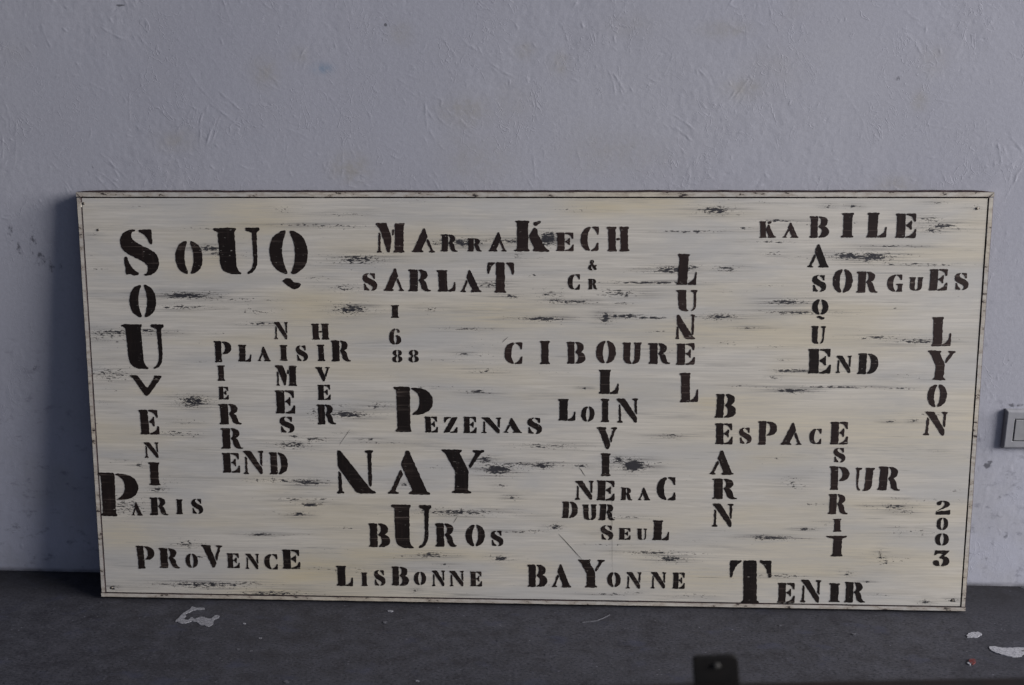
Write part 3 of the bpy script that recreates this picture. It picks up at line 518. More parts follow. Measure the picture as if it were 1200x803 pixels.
WALL_STAINS = [
    (-0.886, 0.642, 0.0075, 0.0321, 0.7, 0),
    (-0.875, 0.607, 0.0075, 0.0207, 0.7, 0),
    (-0.85, 0.617, 0.009, 0.0324, 0.7, 0),
    (-0.838, 0.591, 0.018, 0.0149, 0.8, 0),
    (-0.819, 0.577, 0.021, 0.0119, 0.7, 0),
    (-0.867, 0.396, 0.0185, 0.022, 0.6, 0),
    (-0.84, 0.55, 0.0302, 0.0597, 0.35, 0),
    (-0.915, 0.317, 0.0125, 0.0129, 0.5, 0),
    (0.801, 0.229, 0.0073, 0.0048, 1.1, 0),
    (0.809, 0.237, 0.0087, 0.0032, 1.0, 0),
    (0.831, 0.17, 0.0088, 0.0048, 0.8, 0),
    (0.839, 0.207, 0.0073, 0.0095, 0.4, 0),
    (0.845, 0.102, 0.0178, 0.0131, 0.6, 0),
    (0.862, 0.13, 0.0147, 0.0162, 0.5, 0),
    (0.826, 0.061, 0.0447, 0.0165, 0.4, 0),
    (0.812, 0.052, 0.0299, 0.0066, 0.6, 0),
    (0.796, 0.401, 0.0214, 0.0301, 0.45, 0),
    (0.821, 0.424, 0.0213, 0.0299, 0.45, 0),
    (0.838, 0.341, 0.0172, 0.0046, 0.9, 0),
    (0.849, 0.094, 0.0059, 0.0098, 0.7, 0),
    (-0.929, 0.084, 0.0404, 0.0137, 0.5, 0),
    (-0.927, 0.032, 0.0163, 0.0104, 0.5, 0),
    (-0.876, 0.119, 0.0321, 0.0169, 0.4, 0),
    (-0.227, 0.972, 0.0034, 0.0026, 1.2, 0),
    (-0.658, 1.005, 0.0112, 0.002, 1.0, 0),
    (0.59, 0.885, 0.0067, 0.004, 0.9, 0),
    (-0.64, 0.829, 0.0043, 0.0055, 0.7, 0),
    (-0.781, 0.869, 0.0086, 0.0068, 0.6, 0),
    (-0.404, 0.834, 0.0085, 0.0082, 0.5, 0),
    (-0.731, 0.746, 0.0029, 0.0071, 0.6, 0),
    (-0.584, 0.813, 0.0057, 0.0055, 0.5, 0),
    (0.573, 0.878, 0.0134, 0.0053, 0.3, 0),
    (-0.295, 0.744, 0.0286, 0.0196, 0.9, 1),
    (-0.101, 0.837, 0.0349, 0.019, 0.8, 1),
    (-0.428, 0.899, 0.0197, 0.0188, 0.7, 1),
    (-0.586, 0.79, 0.0288, 0.0139, 0.6, 1),
    (-0.202, 0.958, 0.0166, 0.0131, 0.6, 1),
    (-0.003, 0.93, 0.0137, 0.0105, 0.7, 1),
    (0.052, 0.91, 0.0137, 0.0132, 0.7, 1),
    (0.315, 0.961, 0.0336, 0.0104, 0.7, 1),
    (0.347, 0.869, 0.0272, 0.0133, 0.7, 1),
    (0.629, 0.85, 0.0108, 0.0133, 0.7, 1),
    (0.603, 0.717, 0.0275, 0.0111, 0.7, 1),
    (0.646, 0.913, 0.0186, 0.0182, 0.4, 1),
    (0.167, 0.968, 0.0338, 0.013, 0.3, 1),
    (-0.836, 0.935, 0.0257, 0.0134, 0.2, 1),
    (-0.37, 0.925, 0.014, 0.0107, 0.5, 1),
    (-0.081, 0.754, 0.0565, 0.0278, 0.4, 1),
    (0.144, 0.768, 0.0836, 0.0275, 0.4, 1),
    (-0.024, 0.85, 0.0278, 0.0269, 0.3, 1),
    (-0.332, 0.905, 0.014, 0.0067, 1.0, 2),
]
SWITCH = [
    (0.8172, 0.3357),
    (0.8614, 0.2647),
    (0.8369, 0.3143),
    (0.8413, 0.2754),
]

# ------------------------------------------------------------------ the floor
RNG = np.random.default_rng(11)

def smooth_axis(lo, hi, step, coarse):
    return np.unique(np.concatenate([coarse, np.arange(lo, hi + step / 2, step)]))

def gauss_field(U, V, spots):
    f = np.zeros_like(U)
    for u, v, ru, rv, s in spots:
        f = np.maximum(f, s * np.exp(-0.5 * (((U - u) / max(ru * 0.85, 0.0022)) ** 2 + ((V - v) / max(rv * 0.95, 0.0014)) ** 2) ** 1.15))
    return f

def floor_co(U, V):
    z = 0.0004 * np.sin(U * 9.1 + 1.3 * np.sin(V * 7)) + 0.0003 * np.sin(V * 13 + U * 4)
    z *= np.exp(-((U / 2.2) ** 4)) 
    return np.stack([U, V, z - 0.0008], -1)

fx = smooth_axis(-1.3, 1.3, 0.02, np.array([-6, -4, -2.5, -1.8, 1.8, 2.5, 4, 6.0]))
fy = smooth_axis(-1.0, 0.02, 0.02, np.array([-7, -5, -3, -2, -1.4, 0.2]))
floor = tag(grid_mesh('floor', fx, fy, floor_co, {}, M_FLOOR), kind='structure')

def flat_outline(pts, amp, rng, sub=3):
    """close, subdivide and roughen an outline given as 2-D points"""
    P = [Vector((p[0], p[1])) for p in pts]
    out = []
    for i, a in enumerate(P):
        b = P[(i + 1) % len(P)]
        for k in range(sub):
            out.append(a.lerp(b, k / sub))
    sm = []
    nn = len(out)
    for i in range(nn):
        q = out[i] * 0.5 + out[i - 1] * 0.25 + out[(i + 1) % nn] * 0.25
        sm.append(q + Vector((rng.normal(0, amp), rng.normal(0, amp))))
    return sm

def tess(poly3):
    return [tuple(t) for t in tessellate_polygon([poly3])]

def floor_patch(name, pts, mat, label=None, amp=0.0007, z=0.0003):
    p = flat_outline(pts, amp, RNG)
    top = [Vector((q.x, q.y, z)) for q in p]
    n = len(top)
    verts = top + [Vector((q.x, q.y, -0.002)) for q in p]
    faces = tess(top)
    faces += [(i, (i + 1) % n, n + (i + 1) % n, n + i) for i in range(n)]
    o = link(name, verts, faces, mat, floor)
    me = o.data
    import bmesh
    bm = bmesh.new(); bm.from_mesh(me); bmesh.ops.recalc_face_normals(bm, faces=bm.faces); bm.to_mesh(me); bm.free()
    return tag(o, label)

for lab, pts in SPLASHES:
    floor_patch('paint_splash', pts, M_GREY_SPLASH if 'scraped' in lab else M_WHITE_SPLASH, lab)
floor_patch('paint_chip', RED_SPOT, M_RED_SPLASH, 'red paint chip beside the white splashes', 0.0004, 0.0008)
floor_patch('paint_chip', RED_WHITE, M_WHITE_SPLASH, 'white paint chip touching the red one', 0.0003, 0.0006)
for k, (x, y) in enumerate(FLECKS):
    r = (0.0016, 0.0028, 0.0022, 0.0018)[k % 4]
    pts = [(x + r * RNG.uniform(0.6, 1.5) * math.cos(a) * 1.5, y + r * RNG.uniform(0.6, 1.5) * math.sin(a)) for a in np.arange(0, 6.2, 0.8)]
    floor_patch('paint_fleck', pts, M_FAINT if k % 3 else M_GREY_SPLASH, None, 0.0003, 0.0005)
a_, b_, c_ = FLOOR_SCRATCH
floor_patch('scratch', [a_, b_, c_, (c_[0], c_[1] - .0012), (b_[0], b_[1] - .002), (a_[0], a_[1] - .0014)], M_FAINT, None, 0.0002, 0.0002)

# ------------------------------------------------------------------ the plaster wall: trowel ridges are real relief
def fft_blur(f, sx, sz):
    F = np.fft.rfft2(f)
    kz = np.fft.fftfreq(f.shape[0])[:, None]
    kx = np.fft.rfftfreq(f.shape[1])[None, :]
    return np.fft.irfft2(F * np.exp(-2 * (np.pi ** 2) * ((kx * sx) ** 2 + (kz * sz) ** 2)), f.shape)

X0, X1, Z1, ST = -1.12, 1.12, 1.15, 0.00135
gx = np.arange(X0, X1 + ST / 2, ST)
gz = np.arange(0, Z1 + ST / 2, ST)
nx, nz_ = len(gx), len(gz)
height = np.zeros((nz_, nx))

def splat(xs, zs, hs):
    ix = (xs - X0) / ST; iz = zs / ST
    i0 = np.floor(ix).astype(int); j0 = np.floor(iz).astype(int)
    fx_, fz_ = ix - i0, iz - j0
    for di, dj, w in ((0, 0, (1 - fx_) * (1 - fz_)), (1, 0, fx_ * (1 - fz_)), (0, 1, (1 - fx_) * fz_), (1, 1, fx_ * fz_)):
        ii, jj = i0 + di, j0 + dj
        ok = (ii >= 0) & (ii < nx) & (jj >= 0) & (jj < nz_)
        np.add.at(height, (jj[ok], ii[ok]), (w * hs)[ok])

def stroke(x, z, ang, length, curv, h, wob=0.0):
    n = max(int(length / 0.0007), 6)
    s = np.linspace(0, length, n)
    a = ang + curv * s + wob * np.cumsum(RNG.normal(0, 1, n)) * 0.05
    xs = x + np.cumsum(np.cos(a)) * length / n
    zs = z + np.cumsum(np.sin(a)) * length / n
    env = np.sin(np.pi * np.linspace(0.02, 0.98, n)) ** 0.6 * (0.65 + 0.35 * np.sin(s * 240 + RNG.uniform(0, 6)))
    splat(xs, zs, h * env * 0.52)

for k in range(250):                                   # sweeps of the trowel: a few near-parallel ridges each
    x, z = RNG.uniform(X0, X1), RNG.uniform(0, Z1)
    ang = RNG.choice([-0.75, -0.6, -1.45, 1.3, -0.35, 0.9], p=[.3, .2, .2, .1, .1, .1]) + RNG.normal(0, 0.22)
    curv = RNG.normal(0, 9)
    gap = RNG.uniform(0.004, 0.011)
    for j in range(RNG.integers(2, 7)):
        ox = -math.sin(ang) * gap * j + RNG.normal(0, .006)
        oz = math.cos(ang) * gap * j + RNG.normal(0, .006)
        stroke(x + ox, z + oz, ang + RNG.normal(0, .07), RNG.uniform(0.012, 0.065), curv, RNG.uniform(.12, .48) * RNG.choice([1, 1, 1, -0.6]), 0.6)
for k in range(4200):                                  # short lips and crumbs
    ang = RNG.normal(-0.9, 0.7)
    stroke(RNG.uniform(X0, X1), RNG.uniform(0, Z1), ang, RNG.uniform(0.003, 0.016), RNG.normal(0, 35), RNG.uniform(.10, .5) * RNG.choice([1, 1, -0.7]), 1.0)
for k in range(40):                                    # long arcs
    stroke(RNG.uniform(X0, X1), RNG.uniform(0.5, Z1), RNG.uniform(-1.8, 0.2), RNG.uniform(0.05, 0.14), RNG.normal(0, 8), RNG.uniform(.15, .35), 0.4)
ridge = fft_blur(height, 0.55, 0.55) * 0.0017
peel = fft_blur(RNG.normal(0, 1, height.shape), 2.2, 2.6); peel *= 0.000045 / peel.std()
lump = fft_blur(RNG.normal(0, 1, height.shape), 10, 12); lump *= 0.0001 / lump.std()
wave = fft_blur(RNG.normal(0, 1, height.shape), 66, 60); wave *= 0.0004 / wave.std()
patchy = fft_blur(RNG.normal(0, 1, height.shape), 40, 40); patchy = np.clip(0.55 + patchy / patchy.std() * 0.40, 0.12, 1.25)
relief = ridge * (0.45 + 0.65 * patchy) + peel * patchy * 1.2 + lump * patchy + wave
edge = np.minimum(1, np.minimum(np.minimum(gx - X0, X1 - gx)[None, :] / 0.05, (Z1 - gz)[:, None] / 0.05))
relief *= np.clip(edge, 0, 1)

keep = np.concatenate([np.arange(0, int(0.62 / ST), 2), np.arange(int(0.62 / ST), nz_)])   # coarser rows low down, mostly behind the board
gz, relief = gz[keep], relief[keep]
nz_ = len(gz)
wx = np.concatenate([[-6, -4, -2.5, -1.6], gx, [1.6, 2.5, 4, 6]])
wz = np.concatenate([gz, [1.5, 2.0, 3.0]])
R = np.zeros((len(wz), len(wx)))
R[:nz_, 4:4 + nx] = relief
UU, VV = np.meshgrid(wx, wz)
fields = {}
for nm, kk in (('dark_stain', 0), ('ochre_stain', 1), ('blue_smear', 2)):
    fields[nm] = gauss_field(UU, VV, [s[:5] for s in WALL_STAINS if s[5] == kk])
wall = grid_mesh('plaster_wall', wx, wz, lambda U, V: np.stack([U, -R - 0.0, V - 0.004 * (V <= 0)], -1), fields, M_WALL)
tag(wall, 'pale grey trowelled plaster wall behind the leaning painted board', 'wall')

# ------------------------------------------------------------------ stencil glyphs: outlines in a 100 x 100 box, split where the stencil bridges were
LENS_L = 'M 44 99 C 14 95 0 75 0 50 C 0 25 14 5 44 1 L 46 4 C 36 20 33 35 33 50 C 33 65 36 80 46 96'
LENS_R = 'M 56 99 C 86 95 100 75 100 50 C 100 25 86 5 56 1 L 54 4 C 64 20 67 35 67 50 C 67 65 64 80 54 96'
def squash(s, y0, y1, x0=0, x1=100):
    out, k = [], 0
    for t in s.split():
        if t in 'MLC': out.append(t); k = 0
        else:
            v = float(t)
            out.append('%.2f' % (x0 + v * (x1 - x0) / 100 if k % 2 == 0 else y0 + v * (y1 - y0) / 100)); k += 1
    return ' '.join(out)
GLYPHS = {
 'S': ['M 42 100 C 15 100 0 88 0 72 C 0 50 25 45 45 36 C 62 29 72 24 70 15 C 69 7 62 4 56 2 L 60 0 C 85 0 100 13 100 31 C 100 52 78 57 55 66 C 38 73 28 79 30 88 C 31 94 36 96 43 97',
       'M 50 99 L 85 100 L 85 68 L 78 68 C 75 82 66 91 50 95', 'M 8 41 L 15 41 C 20 22 30 10 45 6 L 44 1 L 30 0 L 22 4 L 10 1'],
 'O': [LENS_L, LENS_R],
 'Q': [squash(LENS_L, 25, 100), squash(LENS_R, 25, 100), 'M 31 14 C 40 22 52 21 58 14 C 64 9 72 14 80 10 C 76 1 62 -2 50 4 C 42 9 38 9 31 14'],
 'U': ['M 0 100 L 49 100 L 49 95 L 45 92 L 46 20 C 46 8 52 4 57 3 L 57 0 L 40 0 C 20 1 11 10 11 28 L 9 92 L 0 95', 'M 69 100 L 100 100 L 100 94 L 93 90 L 92 30 C 90 8 80 0 68 0 L 68 4 C 78 6 83 16 84 32 L 83 90 L 69 94'],
 'U2': ['M 0 100 L 44 100 L 44 95 L 40 92 L 40 24 C 40 10 44 6 49 4 L 49 0 C 20 0 8 12 8 30 L 8 92 L 0 95', 'M 60 100 L 100 100 L 100 95 L 93 92 L 93 30 C 92 10 80 0 52 0 L 52 4 C 64 8 66 16 66 28 L 66 92 L 60 95'],
 'P': ['M 0 100 L 42 100 L 42 6 L 46 4 L 46 0 L 4 0 L 4 4 L 10 7 L 8 93 L 0 96', 'M 44 98 C 80 100 100 88 100 68 C 100 48 80 37 48 38 L 47 41 C 60 44 67 55 67 68 C 67 82 60 92 44 95'],
 'R': ['M 0 100 L 41 100 L 41 0 L 0 0 L 0 5 L 8 8 L 8 92 L 0 95', 'M 45 100 C 72 100 84 90 84 76 C 84 62 74 55 63 52 C 76 50 79 40 82 22 C 84 8 90 3 100 6 L 98 0 C 74 -2 62 4 58 20 C 55 38 52 46 45 48 L 45 53 C 54 56 57 64 56 76 C 55 88 52 94 45 96'],
 'E': ['M 0 100 L 46 100 L 46 0 L 0 0 L 0 5 L 7 8 L 7 92 L 0 95', 'M 49 100 L 96 100 L 96 67 L 90 67 C 86 85 75 93 49 95', 'M 49 54 C 62 56 70 63 73 72 L 77 72 L 77 32 L 73 32 C 70 42 62 48 49 49', 'M 49 5 C 75 7 88 17 93 36 L 100 36 L 98 0 L 49 0'],
 'L': ['M 0 100 L 62 100 L 62 96 L 54 93 L 54 0 L 0 0 L 0 5 L 9 8 L 9 92 L 0 95', 'M 57 0 L 98 0 L 100 44 L 95 44 C 92 20 80 9 57 6'],
 'I': ['M 0 100 L 100 100 L 100 95 L 84 92 L 84 8 L 100 5 L 100 0 L 0 0 L 0 5 L 16 8 L 16 92 L 0 95'],
 'T2': ['M 0 100 L 100 100 L 98 95 L 76 88 L 76 7 L 84 4 L 84 0 L 28 0 L 28 4 L 37 7 L 37 88 L 3 95'],
 'N': ['M 6 100 L 13 100 L 86 9 L 98 3 L 98 0 L 55 0 L 48 4 L 6 62', 'M 0 0 L 20 0 L 20 3 L 14 5 L 13 47 L 6 53 L 6 5 L 0 3', 'M 74 100 L 96 100 L 96 96 L 90 94 L 89 22 L 85 14 L 81 22 L 81 94 L 74 96'],
 'N2': ['M 0 100 L 37 100 L 93 22 L 93 0 L 84 0 L 13 86 L 0 95', 'M 0 0 L 27 0 L 27 5 L 18 8 L 18 68 L 10 77 L 10 8 L 0 5', 'M 73 100 L 100 100 L 100 95 L 93 92 L 93 34 L 84 46 L 84 92 L 73 95'],
 'A': ['M 41 100 L 46 100 L 90 7 L 98 4 L 98 0 L 49 0 L 49 4 L 58 8 L 30 66', 'M 29 56 L 35 46 L 17 6 L 27 3 L 27 0 L 0 0 L 0 3 L 8 6'],
 'V': ['M 0 100 L 47 100 L 47 95 L 41 92 L 62 38 L 68 22 L 58 0 L 50 0 L 10 92 L 0 95', 'M 65 46 L 71 30 L 91 92 L 100 95 L 100 100 L 69 100 L 69 95 L 82 92'],
 'V2': ['M 0 100 L 24 100 L 52 42 L 58 42 L 78 94 L 76 100 L 100 100 L 97 90 L 60 8 L 52 0 L 45 10 L 11 88'],
 'D': ['M 0 100 L 42 100 L 42 0 L 0 0 L 0 5 L 8 8 L 8 92 L 0 95', 'M 48 100 C 85 98 100 78 100 50 C 100 22 85 2 48 0 L 48 4 C 62 12 66 30 66 50 C 66 70 62 88 48 96'],
 'B': ['M 0 100 L 41 100 L 41 0 L 0 0 L 0 5 L 8 8 L 8 92 L 0 95', 'M 46 100 C 78 100 92 92 92 76 C 92 62 84 56 74 53 C 90 50 100 42 100 27 C 100 8 84 0 46 0 L 46 4 C 60 8 64 16 64 27 C 64 40 58 47 48 49 L 48 55 C 56 58 60 66 60 76 C 60 88 56 94 46 96'],
 'C': ['M 52 100 C 18 98 0 78 0 50 C 0 22 18 2 52 0 L 54 4 C 40 14 36 30 36 50 C 36 70 40 86 54 96', 'M 59 100 L 96 100 L 96 66 L 90 66 C 86 82 76 92 59 96', 'M 59 0 L 98 0 L 98 35 L 92 35 C 88 18 78 8 59 4'],
 'G': ['M 52 100 C 18 98 0 78 0 50 C 0 22 18 2 52 0 L 54 4 C 40 14 36 30 36 50 C 36 70 40 86 54 96', 'M 58 100 L 92 100 L 92 68 L 86 68 C 82 82 74 92 58 96', 'M 60 0 L 60 4 C 66 6 70 14 70 22 L 70 38 L 58 42 L 58 46 L 100 46 L 100 42 L 94 38 L 94 4 L 98 3 L 98 0'],
 'K': ['M 3 100 L 44 100 L 44 96 L 39 93 L 39 7 L 44 4 L 44 0 L 0 0 L 0 4 L 9 7 L 9 93 L 3 96', 'M 42 50 L 58 80 L 66 68 L 65 58 L 86 14 C 90 6 95 4 100 4 L 100 0 L 53 0 L 53 4 L 58 8', 'M 54 95 L 70 100 L 76 97 L 62 83 L 55 86'],
 'M': ['M 0 100 L 35 100 L 54 50 L 48 0 L 42 0 L 12 85 L 0 95', 'M 4 0 L 22 0 L 22 3 L 16 5 L 16 62 L 10 70 L 10 5 L 4 3', 'M 57 76 L 62 80 L 62 60 L 56 56', 'M 66 99 L 100 99 L 100 95 L 95 92 L 95 5 L 100 3 L 100 0 L 61 0 L 61 3 L 67 6'],
 'H': ['M 0 100 L 44 100 L 44 95 L 38 92 L 38 8 L 44 5 L 44 0 L 0 0 L 0 5 L 7 8 L 7 92 L 0 95', 'M 56 100 L 100 100 L 100 95 L 93 92 L 93 8 L 100 5 L 100 0 L 56 0 L 56 5 L 62 8 L 62 92 L 56 95', 'M 42 54 L 58 54 L 58 46 L 42 46'],
 'T': ['M 33 100 L 64 100 L 64 6 L 71 3 L 71 0 L 25 0 L 25 3 L 33 6', 'M 1 100 L 29 100 L 29 97 C 14 92 8 78 6 60 L 0 60', 'M 99 100 L 70 100 L 70 97 C 84 92 90 78 93 60 L 99 60'],
 'Y': ['M 0 100 L 48 100 L 48 96 L 42 93 L 62 56 L 64 52 L 64 6 L 73 3 L 73 0 L 26 0 L 26 3 L 34 6 L 34 50 L 8 94 L 0 97', 'M 72 100 L 100 100 L 100 96 L 92 94 L 68 57 L 64 62 L 80 94 L 72 96'],
 'Z': ['M 60 96 L 100 100 L 40 4 L 0 0', 'M 6 100 L 55 100 L 55 95 C 30 94 18 84 13 66 L 6 66', 'M 94 0 L 45 0 L 45 5 C 70 6 82 16 90 36 L 98 36'],
 '&': ['M 100 6 L 72 0 L 24 66 C 18 80 24 98 40 100 L 42 94 C 34 86 38 78 44 70 L 96 12', 'M 48 99 C 66 98 70 82 62 72 L 52 62 L 48 68 C 54 78 54 88 46 94', 'M 24 52 C 2 46 -4 22 8 8 C 16 0 34 -2 46 2 L 46 8 C 32 12 24 24 34 42', 'M 66 46 L 98 48 L 98 42 L 90 40 C 84 26 76 18 68 18 L 62 26 C 72 30 76 36 76 41'],
 '6': ['M 50 100 C 15 95 0 70 0 42 C 0 15 18 0 46 0 L 48 4 C 38 12 36 25 36 42 C 36 70 40 88 52 96', 'M 54 58 C 82 60 100 48 100 28 C 100 10 82 0 54 0 L 54 4 C 62 10 66 18 66 28 C 66 42 62 50 54 54', 'M 58 100 C 80 98 92 88 90 78 C 86 70 70 72 68 82 C 68 90 64 94 58 96'],
 '8': [squash(LENS_L, 52, 100, 6, 96), squash(LENS_R, 52, 100, 6, 96), squash(LENS_L, 0, 51), squash(LENS_R, 0, 51)],
 '2': ['M 44 100 C 78 100 94 90 94 74 C 94 58 72 52 52 44 L 12 28 L 4 22 L 8 16 C 26 30 62 22 86 30 L 100 34 L 98 0 L 0 0 L 2 20 C 24 38 60 54 60 74 C 60 88 56 94 44 96', 'M 38 100 C 16 100 4 90 4 76 C 8 66 30 64 34 76 C 36 86 34 92 40 96'],
 '3': ['M 8 100 L 96 100 L 62 63 C 88 62 100 48 100 32 C 100 10 80 0 54 0 L 52 5 C 62 10 66 20 66 32 C 66 46 58 52 42 50 L 38 55 L 60 80 L 30 80 C 18 80 14 76 12 68 L 6 68', 'M 4 30 C 18 42 38 36 38 22 C 38 10 44 6 46 2 C 22 -4 -4 8 4 30'],
}

def bez(a, b, c, d, n=7):
    out = []
    for i in range(1, n + 1):
        t = i / n; s = 1 - t
        out.append((s**3*a[0] + 3*s*s*t*b[0] + 3*s*t*t*c[0] + t**3*d[0], s**3*a[1] + 3*s*s*t*b[1] + 3*s*t*t*c[1] + t**3*d[1]))
    return out

def outline(path):
    tk = path.split(); i = 0; pts = []
    while i < len(tk):
        op = tk[i]; i += 1
        while i < len(tk) and tk[i] not in 'MLC':
            if op == 'C':
                q = [(float(tk[i + 2*k]), float(tk[i + 2*k + 1])) for k in range(3)]; i += 6
                pts += bez(pts[-1], *q)
            else:
                pts.append((float(tk[i]), float(tk[i + 1]))); i += 2
    return pts

def paint_outline(g, u, v, w, h, rng):
    """one letter's pieces in board metres, with the soft corners and wobble of a stencil brush"""
    mir = g.endswith('~'); g = g.rstrip('~')
    tilt = rng.normal(0, 0.012)
    lean_ = rng.normal(0, 0.018)
    polys = []
    for path in GLYPHS[g]:
        P = []
        for x, y in outline(path):
            x = (100 - x if mir else x) / 100 - 0.5
            y = y / 100 - 0.5
            X, Y = x * w, y * h
            X += Y * lean_
            P.append(Vector((X * math.cos(tilt) - Y * math.sin(tilt), X * math.sin(tilt) + Y * math.cos(tilt))))
        # equal steps along the edge
        step = max(min(h, 0.06) * 0.028, 0.0006)
        D = []
        for i, a in enumerate(P):
            b = P[(i + 1) % len(P)]
            n = max(1, int((b - a).length / step))
            for k in range(n): D.append(a.lerp(b, k / n))
        for _ in range(2):
            nn = len(D)
            D = [D[i] * 0.5 + (D[i - 1] + D[(i + 1) % nn]) * 0.25 for i in range(nn)]
        amp = min(0.00075, 0.016 * h)
        nn = len(D)
        area = sum(D[i].x * D[(i + 1) % nn].y - D[(i + 1) % nn].x * D[i].y for i in range(nn))
        grow = (0.00042 if h < 0.05 else 0.00025) * (1 if area > 0 else -1)      # paint creeping under the stencil
        E_ = []
        for i, q in enumerate(D):
            tdir = D[(i + 1) % nn] - D[i - 1]
            if tdir.length > 1e-9:
                tdir.normalize()
                q = q + Vector((tdir.y, -tdir.x)) * grow
            E_.append(q)
        out = []
        for q in E_:
            wv = Vector((u + q.x, v + q.y, 0)) * 210
            d = Vector((mnoise.noise(wv), mnoise.noise(wv + Vector((31, 7, 3))))) * amp * 1.3
            wv *= 3.1
            d += Vector((mnoise.noise(wv), mnoise.noise(wv + Vector((11, 5, 9))))) * amp * 0.45
            out.append(Vector((u, v)) + q + d)
        polys.append(out)
    return polys

# ------------------------------------------------------------------ the painted board
board = empty('painted_board', (0, BOARD_Y, BOARD_T * math.sin(LEAN) + 0.0008), rot_x=-LEAN)
tag(board, 'large cream painted wooden board with black stencilled town names, leaning on plaster wall', 'painted board')

SW, GAP = 0.0082, 0.0013                                # width of the edge strip, width of the dark joint
hw = BOARD_W / 2
px0, px1, pz0, pz1 = -hw + SW + GAP, hw - SW - GAP, SW + GAP, BOARD_H - SW - GAP

def panel_co(U, V):
    y = 0.00045 * np.sin(U * 5.2 + 0.7) * np.sin(V * 7.1 + 0.4) - 0.0009
    return np.stack([U, y + 0.0014, V], -1)
pu = np.linspace(px0, px1, 620)
pv = np.linspace(pz0, pz1, 360)
PU, PV = np.meshgrid(pu, pv)
wear = gauss_field(PU, PV, [(a, b, c, d, (s / 10) ** 1.4) for a, b, c, d, s in WEAR])
extra = []
WR = np.random.default_rng(23)
for k in range(36):                                     # lesser scuffs between the measured ones
    extra.append((WR.uniform(px0, px1), WR.uniform(pz0, pz1), WR.uniform(0.012, 0.06), WR.uniform(0.0015, 0.005), WR.uniform(0.2, 0.5)))
wear = np.maximum(wear, gauss_field(PU, PV, extra))
halo = gauss_field(PU, PV, [(a, b, c * 2.4 + 0.012, d * 2.0 + 0.0012, min((s / 10) ** 1.5, 0.95)) for a, b, c, d, s in WEAR] + [(a, b, c * 2.2, d * 1.8, s) for a, b, c, d, s in extra])
yellow = gauss_field(PU, PV, [(a, b, c * 1.7, d * 1.6, s / 10) for a, b, c, d, s in YELLOW])
panel = grid_mesh('panel', pu, pv, panel_co, {'wear': wear, 'wear_halo': halo, 'yellow': yellow}, M_PANEL, board)
bv, bf = box_data(-hw + 0.004, hw - 0.004, 0.006, BOARD_T - 0.003, 0.004, BOARD_H - 0.004)
link('backing_board', bv, bf, M_BACKING, board)

def strip(axis, pos0, pos1, lo, hi, outer):
    """a planed edge strip with a slightly uneven face; its outer side is bare dark wood"""
    n = 90
    verts, faces, mi = [], [], []
    for i in range(n + 1):
        t = lo + (hi - lo) * i / n
        k1 = mnoise.noise(Vector((t * 24, pos0 * 9, 1))) * 0.00045
        k2 = mnoise.noise(Vector((t * 33, pos0 * 9, 5))) * 0.0005
        a, b = pos0 + (k1 if outer > 0 else k2), pos1 + (k2 if outer > 0 else k1)
        c = 0.0011
        yf = mnoise.noise(Vector((t * 12, pos0 * 5, 9))) * 0.0003
        if axis == 'x' and outer > 0:                   # the top edge slopes back as a dark lip
            lip = 0.0034 * min(1.0, 0.25 + min(t - lo, hi - t) / 0.03) + k2 * 0.8
            prof = [(a, yf + c), (a + c, yf), (b, yf), (b + lip, yf + 0.0045), (b + lip, BOARD_T), (a, BOARD_T)]
        else:
            prof = [(a, yf + c), (a + c, yf), (b - c, yf), (b, yf + c), (b, BOARD_T), (a, BOARD_T)]
        for s, y in prof:
            verts.append((t, y, s) if axis == 'x' else (s, y, t))
    for i in range(n):
        for k in range(6):
            a, b = i * 6 + k, i * 6 + (k + 1) % 6
            faces.append((a, b, b + 6, a + 6) if axis == 'z' else (a, a + 6, b + 6, b))
            inner = (k in (0, 5)) if outer > 0 else (k in (2, 3))
            inner = inner and mnoise.noise(Vector((lo + (hi - lo) * i / n * 26, pos0 * 7, 3))) > -0.55
            inner = inner or k == (2 if outer > 0 else 0)      # arris worn to dark wood; the left one also paints in its shaded side
            mi.append(1 if inner or (k == 3 and outer > 0) or (k == 2 and outer > 0 and axis == 'x') or (k == 5 and outer < 0) or k == 4 else 0)
    faces += [tuple(range(6)), tuple(n * 6 + k for k in reversed(range(6)))]; mi += [0, 0]
    o = link('edge_strip', verts, faces, [M_STRIP, M_EDGE_DARK], board, False, mi)
    import bmesh
    bm = bmesh.new(); bm.from_mesh(o.data); bmesh.ops.recalc_face_normals(bm, faces=bm.faces); bm.to_mesh(o.data); bm.free()
    return o
strip('x', BOARD_H - SW, BOARD_H, -hw, hw, 1)
strip('x', 0.0, SW, -hw, hw, -1)
strip('z', -hw, -hw + SW, SW + 0.0006, BOARD_H - SW - 0.0006, -1)
strip('z', hw - SW, hw, SW + 0.0006, BOARD_H - SW - 0.0006, 1)

for x, z in NAILS:
    vs = [(x, -0.0006, z)] + [(x + 0.0021 * math.cos(a), -0.0003, z + 0.0021 * math.sin(a)) for a in np.arange(0, 6.28, 0.5236)] \
        + [(x + 0.0024 * math.cos(a), 0.0016, z + 0.0024 * math.sin(a)) for a in np.arange(0, 6.28, 0.5236)]
    fs = [(0, 1 + i, 1 + (i + 1) % 12) for i in range(12)] + [(1 + i, 13 + i, 13 + (i + 1) % 12, 1 + (i + 1) % 12) for i in range(12)]
    link('nail', vs, fs, M_NAIL, board, True)

def on_panel(p, lift):
    y = 0.00045 * math.sin(p.x * 5.2 + 0.7) * math.sin(p.y * 7.1 + 0.4) + 0.0005
    return Vector((p.x, y - lift, p.y))

